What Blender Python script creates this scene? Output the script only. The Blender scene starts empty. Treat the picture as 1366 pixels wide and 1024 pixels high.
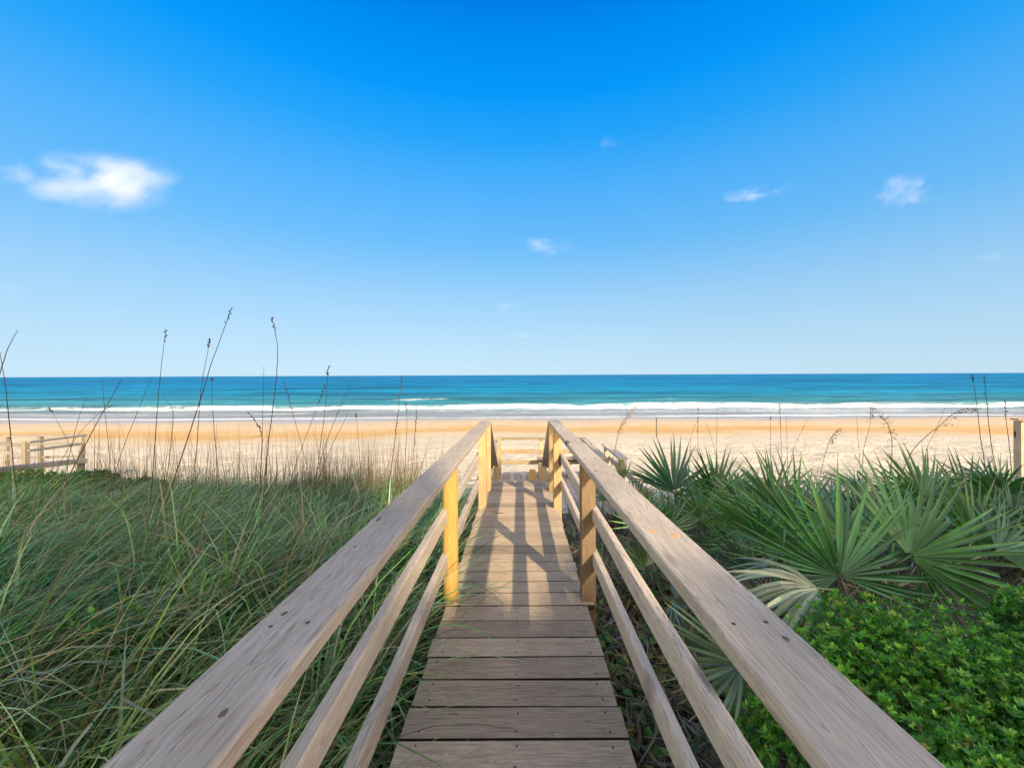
import bpy, math, random
import numpy as np
from mathutils import Vector, Matrix

random.seed(7)
rng = np.random.default_rng(11)
S = bpy.context.scene
COL = S.collection
rad = math.radians

# ------------------------------------------------------------------ camera
CH = 6.0            # camera height above the sea
F = 520.0           # focal length in photo pixels (photo 1366 wide)
PX, PY = 693.0, 500.0
ROLL = 0.0044
cam = bpy.data.cameras.new('camera')
cam.sensor_width = 36.0
cam.lens = 36.0 * F / 1366.0
cam.shift_x = -(PX - 683.0) / 1366.0
cam.shift_y = -(512.0 - PY) / 1366.0
cam.clip_start = 0.05
cam.clip_end = 60000.0
co = bpy.data.objects.new('camera', cam)
COL.objects.link(co)
co.matrix_world = Matrix.Translation((0, 0, CH)) @ Matrix.Rotation(rad(90), 4, 'X') @ Matrix.Rotation(-ROLL, 4, 'Z')
S.camera = co

def P(px, py, d):
    """a point of the photograph at depth d metres"""
    u, v = px - PX, PY - py
    return Vector(((u + ROLL * v) / F * d, d, CH + (v - ROLL * u) / F * d))

# ------------------------------------------------------------------ sky, sun, exposure
SUNV = Vector((0.83, -1.68, 1.0)).normalized()
EL = math.asin(SUNV.z)
AZ = math.atan2(SUNV.x, SUNV.y)
w = bpy.data.worlds.new('World')
S.world = w
w.use_nodes = True
nt = w.node_tree
nt.nodes.clear()
wo = nt.nodes.new('ShaderNodeOutputWorld')
bg = nt.nodes.new('ShaderNodeBackground')
sky = nt.nodes.new('ShaderNodeTexSky')
sky.sky_type = 'NISHITA'
sky.sun_disc = False
sky.sun_elevation = EL
sky.sun_rotation = AZ
sky.altitude = 0
sky.air_density = 1.0
sky.dust_density = 0.3
sky.ozone_density = 2.0
bg.inputs['Strength'].default_value = 0.15
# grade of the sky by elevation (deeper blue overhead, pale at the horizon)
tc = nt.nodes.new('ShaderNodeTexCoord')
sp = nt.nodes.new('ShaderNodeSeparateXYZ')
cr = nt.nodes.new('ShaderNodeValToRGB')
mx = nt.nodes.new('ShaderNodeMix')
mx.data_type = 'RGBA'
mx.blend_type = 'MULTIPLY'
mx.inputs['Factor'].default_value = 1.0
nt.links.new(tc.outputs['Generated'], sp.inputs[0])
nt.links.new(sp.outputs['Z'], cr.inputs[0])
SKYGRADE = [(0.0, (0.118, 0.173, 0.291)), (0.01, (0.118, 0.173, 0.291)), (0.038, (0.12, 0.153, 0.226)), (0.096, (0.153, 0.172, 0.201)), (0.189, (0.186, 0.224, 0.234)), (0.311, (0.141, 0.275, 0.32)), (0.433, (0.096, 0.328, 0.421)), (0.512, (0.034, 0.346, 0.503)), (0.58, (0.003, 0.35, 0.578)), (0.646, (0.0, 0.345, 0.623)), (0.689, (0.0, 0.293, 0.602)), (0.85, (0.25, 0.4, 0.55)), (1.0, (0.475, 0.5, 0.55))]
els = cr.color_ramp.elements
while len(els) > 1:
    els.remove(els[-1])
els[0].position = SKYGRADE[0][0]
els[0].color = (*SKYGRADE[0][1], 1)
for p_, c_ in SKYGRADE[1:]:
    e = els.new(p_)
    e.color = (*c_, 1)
nt.links.new(sky.outputs[0], mx.inputs[6])
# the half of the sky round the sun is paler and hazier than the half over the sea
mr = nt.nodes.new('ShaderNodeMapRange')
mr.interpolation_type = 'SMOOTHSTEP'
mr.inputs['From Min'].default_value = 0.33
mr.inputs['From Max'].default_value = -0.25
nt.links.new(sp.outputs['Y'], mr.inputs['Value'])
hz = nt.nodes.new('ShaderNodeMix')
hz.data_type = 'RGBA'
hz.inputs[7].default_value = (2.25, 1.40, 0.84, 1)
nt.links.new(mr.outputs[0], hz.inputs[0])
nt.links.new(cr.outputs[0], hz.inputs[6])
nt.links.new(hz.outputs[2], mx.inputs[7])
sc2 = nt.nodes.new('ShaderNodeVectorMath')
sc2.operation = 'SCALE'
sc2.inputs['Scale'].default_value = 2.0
# over the sea the sky is the even, deep azure of a polarised afternoon sky
AZURE = [(0.0, (0.264, 0.367, 0.435)), (0.01, (0.264, 0.367, 0.435)), (0.038, (0.247, 0.357, 0.435)), (0.096, (0.217, 0.336, 0.435)), (0.189, (0.157, 0.294, 0.435)), (0.311, (0.072, 0.235, 0.439)), (0.433, (0.034, 0.199, 0.439)), (0.512, (0.009, 0.17, 0.435)), (0.58, (0.001, 0.146, 0.435)), (0.646, (0.0, 0.121, 0.4)), (0.689, (0.0, 0.096, 0.36)), (0.9, (0.02, 0.12, 0.38)), (1.0, (0.1, 0.2, 0.42))]
cr2 = nt.nodes.new('ShaderNodeValToRGB')
els = cr2.color_ramp.elements
while len(els) > 1:
    els.remove(els[-1])
els[0].position = AZURE[0][0]
els[0].color = (*AZURE[0][1], 1)
for p_, c_ in AZURE[1:]:
    e = els.new(p_)
    e.color = (*c_, 1)
nt.links.new(sp.outputs['Z'], cr2.inputs[0])
am = nt.nodes.new('ShaderNodeVectorMath')
am.operation = 'SCALE'
am.inputs['Scale'].default_value = 4.0
nt.links.new(cr2.outputs[0], am.inputs[0])
m2 = nt.nodes.new('ShaderNodeMix')
m2.data_type = 'RGBA'
mr2 = nt.nodes.new('ShaderNodeMapRange')
mr2.inputs['From Min'].default_value = 0.0
mr2.inputs['From Max'].default_value = 0.33
mr2.inputs['To Max'].default_value = 0.8
nt.links.new(sp.outputs['Y'], mr2.inputs['Value'])
nt.links.new(mr2.outputs[0], m2.inputs[0])
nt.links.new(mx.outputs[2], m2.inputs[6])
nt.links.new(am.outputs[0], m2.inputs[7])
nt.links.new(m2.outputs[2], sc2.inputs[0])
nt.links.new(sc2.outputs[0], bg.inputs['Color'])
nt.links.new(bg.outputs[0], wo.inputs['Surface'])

sl = bpy.data.lights.new('sun', 'SUN')
sl.energy = 4.9
sl.angle = rad(0.6)
sl.color = (1.0, 0.80, 0.52)
so = bpy.data.objects.new('sun', sl)
COL.objects.link(so)
so.rotation_euler = SUNV.to_track_quat('Z', 'Y').to_euler()
so.location = (10, -20, 20)

S.view_settings.view_transform = 'Standard'
S.view_settings.look = 'None'
S.view_settings.exposure = 0.9
S.view_settings.gamma = 1.0
S.render.engine = 'CYCLES'
S.cycles.use_denoising = True
S.cycles.max_bounces = 7
S.cycles.diffuse_bounces = 3
S.cycles.glossy_bounces = 2
S.cycles.transmission_bounces = 4
S.cycles.transparent_max_bounces = 8
S.cycles.volume_bounces = 2
S.cycles.sample_clamp_indirect = 6.0

# ------------------------------------------------------------------ small helpers
def tag(o, label=None, cat=None, group=None, kind=None):
    if label: o['label'] = label
    if cat: o['category'] = cat
    if group: o['group'] = group
    if kind: o['kind'] = kind
    return o

def empty(name, loc, label, cat, group=None):
    o = bpy.data.objects.new(name, None)
    COL.objects.link(o)
    o.location = loc
    o.empty_display_size = 0.2
    return tag(o, label, cat, group)

class MB:
    """collects geometry with a tint colour per vertex and links it as ONE mesh object"""
    def __init__(s):
        s.v = []; s.f = []; s.c = []; s.m = []
    def add(s, vs, fs, tint, mi=0):
        b = len(s.v)
        s.v.extend([tuple(v) for v in vs])
        s.f.extend([tuple(b + i for i in f) for f in fs])
        s.m.extend([mi] * len(fs))
        if isinstance(tint, list): s.c.extend(tint)
        else: s.c.extend([tint] * len(vs))
    def bar(s, path, w_, h_, up=(0, 0, 1), r=0.006, tint=None, mi=0, sub=1, wob=0.0):
        """rounded rectangular timber swept along a path; the path runs through the section's centre"""
        if tint is None: tint = (random.random(), random.random(), random.random(), 1)
        path = [Vector(p) for p in path]
        if sub > 1:
            q = []
            for a, b in zip(path, path[1:]):
                for k in range(sub): q.append(a.lerp(b, k / sub))
            q.append(path[-1]); path = q
        prof = []
        for cx, cz, a0 in ((1, 1, 0), (-1, 1, 90), (-1, -1, 180), (1, -1, 270)):
            for k in range(4):
                a = rad(a0 + 30 * k)
                prof.append((cx * (w_ / 2 - r) + r * math.cos(a), cz * (h_ / 2 - r) + r * math.sin(a)))
        n = len(prof)
        vs = []; up = Vector(up)
        for i, p in enumerate(path):
            d = (path[min(i + 1, len(path) - 1)] - path[max(i - 1, 0)]).normalized()
            sx = d.cross(up).normalized(); sz = sx.cross(d).normalized()
            ox = random.uniform(-wob, wob); oz = random.uniform(-wob, wob)
            for (a, b) in prof: vs.append(p + sx * (a + ox) + sz * (b + oz))
        fs = []
        for i in range(len(path) - 1):
            for k in range(n):
                a = i * n + k; b = i * n + (k + 1) % n
                fs.append((a, b, b + n, a + n))
        fs.append(tuple(range(n - 1, -1, -1)))
        fs.append(tuple((len(path) - 1) * n + k for k in range(n)))
        s.add(vs, fs, tint, mi)
    def tube(s, path, radii, seg=8, tint=None, mi=0, cap=True):
        if tint is None: tint = (random.random(), random.random(), random.random(), 1)
        path = [Vector(p) for p in path]
        if not isinstance(radii, (list, tuple)): radii = [radii] * len(path)
        vs = []; fs = []
        d0 = (path[1] - path[0]).normalized()
        ref = Vector((0, 1, 0)) if abs(d0.y) < 0.8 else Vector((1, 0, 0))
        for i, p in enumerate(path):
            d = (path[min(i + 1, len(path) - 1)] - path[max(i - 1, 0)]).normalized()
            a = d.cross(ref).normalized(); b = d.cross(a).normalized()
            for k in range(seg):
                t = 2 * math.pi * k / seg
                vs.append(p + (a * math.cos(t) + b * math.sin(t)) * radii[i])
        for i in range(len(path) - 1):
            for k in range(seg):
                x = i * seg + k; y = i * seg + (k + 1) % seg
                fs.append((x, y, y + seg, x + seg))
        if cap:
            fs.append(tuple(range(seg - 1, -1, -1)))
            fs.append(tuple((len(path) - 1) * seg + k for k in range(seg)))
        s.add(vs, fs, tint, mi)
    def build(s, name, mats, parent=None, smooth=False):
        me = bpy.data.meshes.new(name)
        me.from_pydata(s.v, [], s.f)
        if not isinstance(mats, (list, tuple)): mats = [mats]
        for m in mats: me.materials.append(m)
        at = me.color_attributes.new('tint', 'FLOAT_COLOR', 'POINT')
        at.data.foreach_set('color', np.array(s.c, dtype=np.float32).ravel())
        me.polygons.foreach_set('material_index', s.m)
        if smooth: me.polygons.foreach_set('use_smooth', [True] * len(s.f))
        me.update()
        o = bpy.data.objects.new(name, me)
        COL.objects.link(o)
        if parent is not None:
            o.parent = parent
            o.matrix_parent_inverse = Matrix.Translation(parent.location).inverted()
        return o

def np_mesh(name, V, Q, C, mats, parent=None, smooth=True, attrs=None, mi=None):
    """mesh from numpy arrays: V (n,3), Q (m,4) quads, C (n,4) tint"""
    me = bpy.data.meshes.new(name)
    n, m = len(V), len(Q)
    me.vertices.add(n); me.vertices.foreach_set('co', np.ascontiguousarray(V, dtype=np.float32).ravel())
    me.loops.add(m * 4); me.loops.foreach_set('vertex_index', np.ascontiguousarray(Q, dtype=np.int32).ravel())
    me.polygons.add(m)
    me.polygons.foreach_set('loop_start', np.arange(0, m * 4, 4, dtype=np.int32))
    me.polygons.foreach_set('loop_total', np.full(m, 4, dtype=np.int32))
    if smooth: me.polygons.foreach_set('use_smooth', np.ones(m, dtype=bool))
    if mi is not None: me.polygons.foreach_set('material_index', mi.astype(np.int32))
    me.update(calc_edges=True)
    if C is not None:
        at = me.color_attributes.new('tint', 'FLOAT_COLOR', 'POINT')
        at.data.foreach_set('color', np.ascontiguousarray(C, dtype=np.float32).ravel())
    for k, a in (attrs or {}).items():
        at = me.attributes.new(k, 'FLOAT', 'POINT')
        at.data.foreach_set('value', a.astype(np.float32))
    if not isinstance(mats, (list, tuple)): mats = [mats]
    for q in mats: me.materials.append(q)
    o = bpy.data.objects.new(name, me)
    COL.objects.link(o)
    if parent is not None:
        o.parent = parent
        o.matrix_parent_inverse = Matrix.Translation(parent.location).inverted()
    return o

def vnoise(x, y, seed=0):
    """smooth value noise, 0..1"""
    xi = np.floor(x).astype(np.int64); yi = np.floor(y).astype(np.int64)
    fx = x - xi; fy = y - yi
    fx = fx * fx * (3 - 2 * fx); fy = fy * fy * (3 - 2 * fy)
    def h(a, b):
        n = (a * 374761393 + b * 668265263 + seed * 982451653) & 0x7fffffff
        n = ((n ^ (n >> 13)) * 1274126177) & 0x7fffffff
        return ((n ^ (n >> 16)) & 0xffff) / 65535.0
    return (h(xi, yi) * (1 - fx) + h(xi + 1, yi) * fx) * (1 - fy) + (h(xi, yi + 1) * (1 - fx) + h(xi + 1, yi + 1) * fx) * fy

def fbm(x, y, seed=0, o=4):
    s_, a = 0, 0.5
    for k in range(o):
        s_ = s_ + a * vnoise(x * 2 ** k, y * 2 ** k, seed + k * 7); a *= 0.5
    return s_ / (1 - 0.5 ** o)

# ------------------------------------------------------------------ materials
class NT:
    def __init__(s, name):
        s.m = bpy.data.materials.new(name); s.m.use_nodes = True
        s.t = s.m.node_tree; s.n = s.t.nodes; s.n.clear()
        s.out = s.n.new('ShaderNodeOutputMaterial')
        s.b = s.n.new('ShaderNodeBsdfPrincipled')
        s.L(s.b.outputs[0], s.out.inputs[0])
    def L(s, a, b): s.t.links.new(a, b)
    def put(s, sock, v):
        if isinstance(v, bpy.types.NodeSocket): s.L(v, sock)
        else: sock.default_value = v
    def N(s, typ, **kw):
        n = s.n.new('ShaderNode' + typ)
        for k, v in kw.items(): setattr(n, k, v)
        return n
    def math(s, op, a, b=0.0, c=None, clamp=False):
        n = s.N('Math', operation=op, use_clamp=clamp)
        s.put(n.inputs[0], a); s.put(n.inputs[1], b)
        if c is not None: s.put(n.inputs[2], c)
        return n.outputs[0]
    def mix(s, f, a, b, mode='MIX'):
        n = s.N('Mix', data_type='RGBA', blend_type=mode)
        s.put(n.inputs[0], f)
        s.put(n.inputs[6], (*a, 1) if isinstance(a, tuple) and len(a) == 3 else a)
        s.put(n.inputs[7], (*b, 1) if isinstance(b, tuple) and len(b) == 3 else b)
        return n.outputs[2]
    def ramp(s, f, stops, interp='LINEAR'):
        n = s.N('ValToRGB'); n.color_ramp.interpolation = interp
        e = n.color_ramp.elements
        while len(e) > 1: e.remove(e[-1])
        for i, (p, c) in enumerate(stops):
            if not isinstance(c, tuple): c = (c, c, c)
            k = e[0] if i == 0 else e.new(p)
            k.position = p; k.color = (*c, 1)
        s.put(n.inputs[0], f)
        return n.outputs[0]
    def noise(s, vec, scale, detail=4, rough=0.55, dist=0.0):
        n = s.N('TexNoise'); s.put(n.inputs['Vector'], vec)
        n.inputs['Scale'].default_value = scale; n.inputs['Detail'].default_value = detail
        n.inputs['Roughness'].default_value = rough; n.inputs['Distortion'].default_value = dist
        return n.outputs[0]
    def vmul(s, v, m):
        n = s.N('VectorMath', operation='MULTIPLY'); s.put(n.inputs[0], v); s.put(n.inputs[1], m); return n.outputs[0]
    def vadd(s, v, m):
        n = s.N('VectorMath', operation='ADD'); s.put(n.inputs[0], v); s.put(n.inputs[1], m); return n.outputs[0]
    def bump(s, h, strength, dist=0.01):
        n = s.N('Bump'); n.inputs['Strength'].default_value = strength; n.inputs['Distance'].default_value = dist
        s.put(n.inputs['Height'], h); s.L(n.outputs[0], s.b.inputs['Normal']); return n.outputs[0]

def wood(name, axis, light, mid, dark, knot=0.6, rough=0.75, lines=0.45, grime_shade=False, spreadb=0.45):
    """weathered timber, the grain running along one axis"""
    t = NT(name)
    oc = t.N('TexCoord').outputs['Object']
    tint = t.N('Attribute', attribute_name='tint').outputs['Color']
    off = t.vmul(tint, (23.0, 31.0, 17.0))
    v = t.vadd(oc, off)
    st = {'x': (0.45, 9, 9), 'y': (9, 0.45, 9), 'z': (9, 9, 0.45)}[axis]
    vs = t.vmul(v, st)
    n1 = t.noise(vs, 2.0, 3, 0.5, 1.2)
    # cathedral rings: contour lines of a stretched noise
    rings = t.math('SINE', t.math('MULTIPLY', n1, 62.0))
    rings = t.math('MULTIPLY_ADD', rings, 0.5, 0.5)
    fine = t.noise(t.vmul(v, tuple(q * 6 for q in st)), 3.0, 4, 0.6)
    blot = t.noise(v, 2.3, 4, 0.6)
    grain = t.math('MULTIPLY_ADD', rings, 0.24, t.math('MULTIPLY_ADD', fine, 0.75, 0.0))
    c = t.ramp(grain, [(0.18, dark), (0.36, mid), (0.60, light)])
    c = t.mix(t.math('MULTIPLY', t.math('SUBTRACT', blot, 0.40, clamp=True), 2.2, clamp=True), c, t.mix(0.5, c, dark))
    # thin dark growth lines and drying cracks
    line = t.ramp(rings, [(0.90, 0.0), (0.985, 1.0)])
    c = t.mix(t.math('MULTIPLY', line, lines), c, t.mix(0.35, dark, mid))
    crk = t.noise(t.vmul(v, tuple(q * (3.2 if q > 1 else .9) for q in st)), 3.0, 2, 0.5)
    crk = t.ramp(t.math('ABSOLUTE', t.math('SUBTRACT', crk, 0.5)), [(0.0, 1.0), (0.012, 0.0)])
    gate = t.ramp(t.noise(t.vmul(v, tuple(q * .5 for q in st)), 2.0, 2), [(0.52, 0.0), (0.60, 1.0)])
    crk = t.math('MULTIPLY', crk, gate)
    c = t.mix(t.math('MULTIPLY', crk, 0.75), c, tuple(q * .3 for q in dark))
    if grime_shade:    # grime and painted gap shade on the sawn edges between boards
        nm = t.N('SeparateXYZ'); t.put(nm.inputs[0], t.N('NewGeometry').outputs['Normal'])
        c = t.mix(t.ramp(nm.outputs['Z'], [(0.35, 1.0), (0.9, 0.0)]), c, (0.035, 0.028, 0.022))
    sc = t.N('SeparateColor'); t.put(sc.inputs[0], tint)
    br = t.math('MULTIPLY_ADD', sc.outputs[0], spreadb, 1.0 - spreadb * .62)
    c = t.mix(1.0, c, t.ramp(br, [(0.0, 0.0), (1.0, 1.0)]), 'MULTIPLY')
    # knots
    kv = {'x': (1.5, 7, 0), 'y': (7, 1.5, 0), 'z': (6, 6, 1.6)}[axis]
    vo = t.N('TexVoronoi'); t.put(vo.inputs['Vector'], t.vmul(v, kv)); vo.inputs['Scale'].default_value = 0.9
    sel = t.N('SeparateColor'); t.put(sel.inputs[0], vo.outputs['Color'])
    kn = t.math('MULTIPLY', t.ramp(vo.outputs['Distance'], [(0.08, 1.0), (0.15, 0.0)]), t.math('GREATER_THAN', sel.outputs[0], 1 - knot))
    c = t.mix(kn, c, tuple(q * 0.35 for q in dark))
    t.L(c, t.b.inputs['Base Color'])
    t.b.inputs['Roughness'].default_value = rough
    t.b.inputs['Specular IOR Level'].default_value = 0.25
    t.bump(t.math('SUBTRACT', t.math('SUBTRACT', grain, t.math('MULTIPLY', kn, 0.5)), crk), 0.55, 0.004)
    return t.m

GL, GM, GD = (0.52, 0.41, 0.295), (0.38, 0.295, 0.208), (0.13, 0.098, 0.066)
W_x = wood('weathered plank wood', 'x', GL, GM, GD, .30, grime_shade=True, spreadb=.6, lines=.6)
SHADE_z = wood('shade-darkened post wood', 'z', (.20, .145, .09), (.15, .108, .066), (.09, .063, .04), .5)  # the near right post's shade is put into this dark base colour
W_c = wood('weathered cross rail wood', 'x', (.34, .26, .16), (.26, .20, .12), (.15, .11, .07))
W_y = wood('weathered rail wood', 'y', (0.56, 0.485, 0.40), (0.46, 0.39, 0.315), (0.22, 0.175, 0.13), .45, lines=.75)
W_z = wood('weathered post wood', 'z', GL, GM, GD, 0.4)
Y_z = wood('treated yellow post wood', 'z', (0.55, 0.35, 0.10), (0.46, 0.27, 0.07), (0.32, 0.17, 0.045), 0.35)
H_z = wood('honey post wood', 'z', (0.50, 0.37, 0.20), (0.40, 0.29, 0.15), (0.25, 0.17, 0.09), 0.5)
H_y = wood('honey board wood', 'y', (0.50, 0.36, 0.20), (0.40, 0.28, 0.15), (0.25, 0.16, 0.09), 0.4)

def leafmat(name, rough=0.45, trans=0.3, spec=0.35, mult=1.0):
    t = NT(name)
    c = t.N('Attribute', attribute_name='tint').outputs['Color']
    nz = t.noise(t.N('TexCoord').outputs['Object'], 9.0, 3)
    c = t.mix(1.0, c, t.ramp(nz, [(0.3, 0.75 * mult), (0.7, 1.15 * mult)]), 'MULTIPLY')
    t.L(c, t.b.inputs['Base Color'])
    t.b.inputs['Roughness'].default_value = rough
    t.b.inputs['Specular IOR Level'].default_value = spec
    tr = t.N('BsdfTranslucent'); t.L(t.mix(1.0, c, (1.0, 1.25, 0.55), 'MULTIPLY'), tr.inputs[0])
    ms = t.N('MixShader'); ms.inputs[0].default_value = trans
    t.L(t.b.outputs[0], ms.inputs[1]); t.L(tr.outputs[0], ms.inputs[2]); t.L(ms.outputs[0], t.out.inputs[0])
    return t.m
M_grass = leafmat('dune grass blades', 0.42, 0.3, 0.42)
M_frond = leafmat('palmetto frond', 0.30, 0.16, 0.75)
M_leaf = leafmat('shrub leaf', 0.4, 0.3, 0.35)
M_dry = leafmat('dry stems', 0.8, 0.1, 0.1)

def simple(name, col, rough=0.7, metal=0.0):
    t = NT(name)
    nz = t.noise(t.N('TexCoord').outputs['Object'], 14.0, 3)
    t.L(t.mix(nz, tuple(c * 0.7 for c in col), tuple(min(1, c * 1.2) for c in col)), t.b.inputs['Base Color'])
    t.b.inputs['Roughness'].default_value = rough
    t.b.inputs['Metallic'].default_value = metal
    return t.m
M_nail = simple('rusty nail', (0.06, 0.045, 0.04), 0.6, 0.3)
M_knot = simple('amber knot', (0.50, 0.30, 0.10), 0.6)
M_dknot = simple('dark knot', (0.10, 0.07, 0.05), 0.8)
M_bark = simple('bark', (0.16, 0.12, 0.09), 0.9)
M_pole = simple('dark pole', (0.10, 0.08, 0.07), 0.7)

# ------------------------------------------------------------------ terrain
_py = np.array([-60, -12, 0, 3, 5, 7, 8.5, 10, 12, 16, 22, 30, 38, 44, 50, 56, 64, 80])
_pz = np.array([-1.2, -1.5, -1.72, -1.85, -2.12, -2.5, -2.78, -3.1, -3.45, -3.8, -4.2, -4.72, -5.15, -5.45, -5.78, -6.12, -6.6, -7.8])
def ground(x, y):
    x = np.asarray(x, dtype=float); y = np.asarray(y, dtype=float)
    z = np.interp(y + 1.2 * (fbm(x * 0.05 + 3, y * 0.02, 5, 2) - 0.5) * np.clip((y - 8) / 8, 0, 1), _py, _pz)
    near = np.clip((11 - y) / 3, 0, 1)
    z = z + near * (fbm(x * 0.5, y * 0.5, 1, 3) - 0.5) * 0.35 * np.clip((np.abs(x) - 0.6) / 1.2, 0.1, 1)
    # dune a little higher away from the walk
    z = z + near * 0.22 * np.clip((np.abs(x) - 1) / 4, 0, 1) * np.clip((8 - y) / 5, -0.2, 1)
    # trampled dry sand
    tr = np.clip((y - 8.5) / 3, 0, 1) * np.clip((31 - y) / 9, 0, 1)
    z = z + tr * ((fbm(x * 2.1, y * 2.1, 9, 2) - 0.5) * 0.13 + (fbm(x * 0.7, y * 0.55, 19, 3) - 0.5) * 0.22)
    return z
def gz(x, y): return float(ground(x, y)) + CH

def grid_mesh(name, ys, us, wfun, zfun, mat, attrs=None):
    Y, U = np.meshgrid(ys, us, indexing='ij')
    X = U * wfun(Y)
    Z = zfun(X, Y)
    nr, nc = Y.shape
    V = np.stack([X, Y, Z], -1).reshape(-1, 3)
    i = np.arange(nr - 1)[:, None] * nc + np.arange(nc - 1)[None, :]
    Q = np.stack([i, i + 1, i + nc + 1, i + nc], -1).reshape(-1, 4)
    a = {k: f(X, Y).ravel() for k, f in (attrs or {}).items()}
    return np_mesh(name, V, Q, None, mat, attrs=a)

def sand_mat():
    t = NT('beach sand')
    oc = t.N('TexCoord').outputs['Object']
    s = t.N('SeparateXYZ'); t.put(s.inputs[0], oc)
    wob = t.noise(t.vmul(oc, (0.035, 0.012, 0.0)), 1.0, 3, 0.5)
    wob2 = t.noise(t.vmul(oc, (0.11, 0.35, 0.0)), 1.0, 3, 0.55)
    yy = t.math('ADD', s.outputs['Y'], t.math('MULTIPLY', t.math('SUBTRACT', wob, 0.5), 26.0))
    yy = t.math('ADD', yy, t.math('MULTIPLY', t.math('SUBTRACT', wob2, 0.5), 9.0))
    f = t.math('DIVIDE', yy, 60.0)
    dry = SAND_DRY
    c = t.ramp(f, [(0.0, dry), (0.42, dry), (0.50, (0.47, 0.375, 0.235)), (0.555, (0.44, 0.27, 0.095)),
                   (0.61, (0.46, 0.30, 0.115)), (0.665, (0.48, 0.365, 0.225)), (0.80, (0.42, 0.335, 0.23)), (0.86, (0.33, 0.28, 0.24)), (1.0, (0.28, 0.25, 0.22))])
    # fine sand tone, shell grit and darker damp hollows
    n1 = t.noise(oc, 0.9, 5, 0.6)
    n2 = t.noise(oc, 60.0, 2, 0.5)
    c = t.mix(1.0, c, t.ramp(n1, [(0.3, 0.86), (0.7, 1.06)]), 'MULTIPLY')
    c = t.mix(1.0, c, t.ramp(n2, [(0.3, 0.90), (0.7, 1.05)]), 'MULTIPLY')
    # litter and dark soil under the dune plants
    soil = t.ramp(t.math('ADD', s.outputs['Y'], t.math('MULTIPLY', t.noise(oc, 0.8, 4), 3.5)), [(0.0, 1.0), (1.0, 1.0)])
    sf = t.math('SUBTRACT', 1.0, t.math('DIVIDE', t.math('SUBTRACT', t.math('ADD', s.outputs['Y'], t.math('MULTIPLY', t.noise(oc, 1.1, 4), 3.0)), 8.6), 1.2), clamp=True)
    lit = t.ramp(t.noise(oc, 16.0, 5, 0.7), [(0.3, (0.035, 0.028, 0.02)), (0.55, (0.09, 0.07, 0.045)), (0.75, (0.18, 0.14, 0.09))])
    c = t.mix(sf, c, lit)
    t.L(c, t.b.inputs['Base Color'])
    wet = t.math('DIVIDE', t.math('SUBTRACT', yy, 46.0), 6.0, clamp=True)
    t.L(t.math('SUBTRACT', 0.9, t.math('MULTIPLY', wet, 0.62)), t.b.inputs['Roughness'])
    t.b.inputs['Specular IOR Level'].default_value = 0.35
    foot = t.noise(t.vmul(oc, (1.0, 1.0, 0.3)), 3.3, 4, 0.6, 0.6)
    dryf = t.math('DIVIDE', t.math('SUBTRACT', 34.0, yy), 8.0, clamp=True)
    h = t.math('ADD', t.math('MULTIPLY', t.math('MULTIPLY', foot, dryf), 1.0), t.math('MULTIPLY', n2, 0.03))
    t.bump(h, 0.9, 0.16)
    return t.m
SAND_DRY = (0.485, 0.425, 0.325)
ys = np.concatenate([np.linspace(-60, -6, 12), np.arange(-5.5, 8, 0.16), np.arange(8, 32, 0.11), np.arange(32, 78, 0.5)])
beach = grid_mesh('beach_sand', ys, np.linspace(-1, 1, 560), lambda Y: 22 + 2.4 * np.maximum(Y, 0), lambda X, Y: ground(X, Y) + CH, sand_mat())
tag(beach, kind='structure')

# ------------------------------------------------------------------ sea
def shore_shift(X): return 3.0 * (fbm(X * 0.018 + 7, X * 0 + 2, 3, 3) - 0.5)
def sea_z(X, Y):
    sh = shore_shift(X)
    y = Y + sh * 2
    z = np.zeros_like(X)
    amp = np.clip((y - 58) / 20, 0, 1)
    def ridge(y0, h, wd, seed, skew=0.45):
        wob = 5.0 * (fbm(X * 0.02 + seed, X * 0, seed, 3) - 0.5)
        d = (Y - y0 + wob) / wd
        hh = h * (0.35 + 0.95 * fbm(X * 0.03 + seed * 3, X * 0 + 9, seed + 1, 2))
        k = np.where(d < 0, d / skew, d)
        return hh * np.exp(-k * k)
    z += ridge(74, 0.62, 3.2, 21) + ridge(62, 0.16, 1.6, 33) + ridge(57, 0.06, 0.9, 35)
    z += ridge(92, 0.55, 5.5, 41) + ridge(113, 0.40, 7, 43) + ridge(140, 0.34, 9, 47) + ridge(178, 0.32, 12, 49) + ridge(235, 0.3, 16, 51)
    far = np.clip(1 - Y / 1200, 0, 1)
    z += amp * far * (fbm(X * 0.10, Y * 0.28, 61, 4) - 0.5) * 0.55
    z += amp * np.clip(1 - Y / 3000, 0, 1) * 0.22 * np.sin((Y + 30 * fbm(X * 0.006, Y * 0.01, 71, 3)) * 2 * math.pi / 23)
    return z
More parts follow.
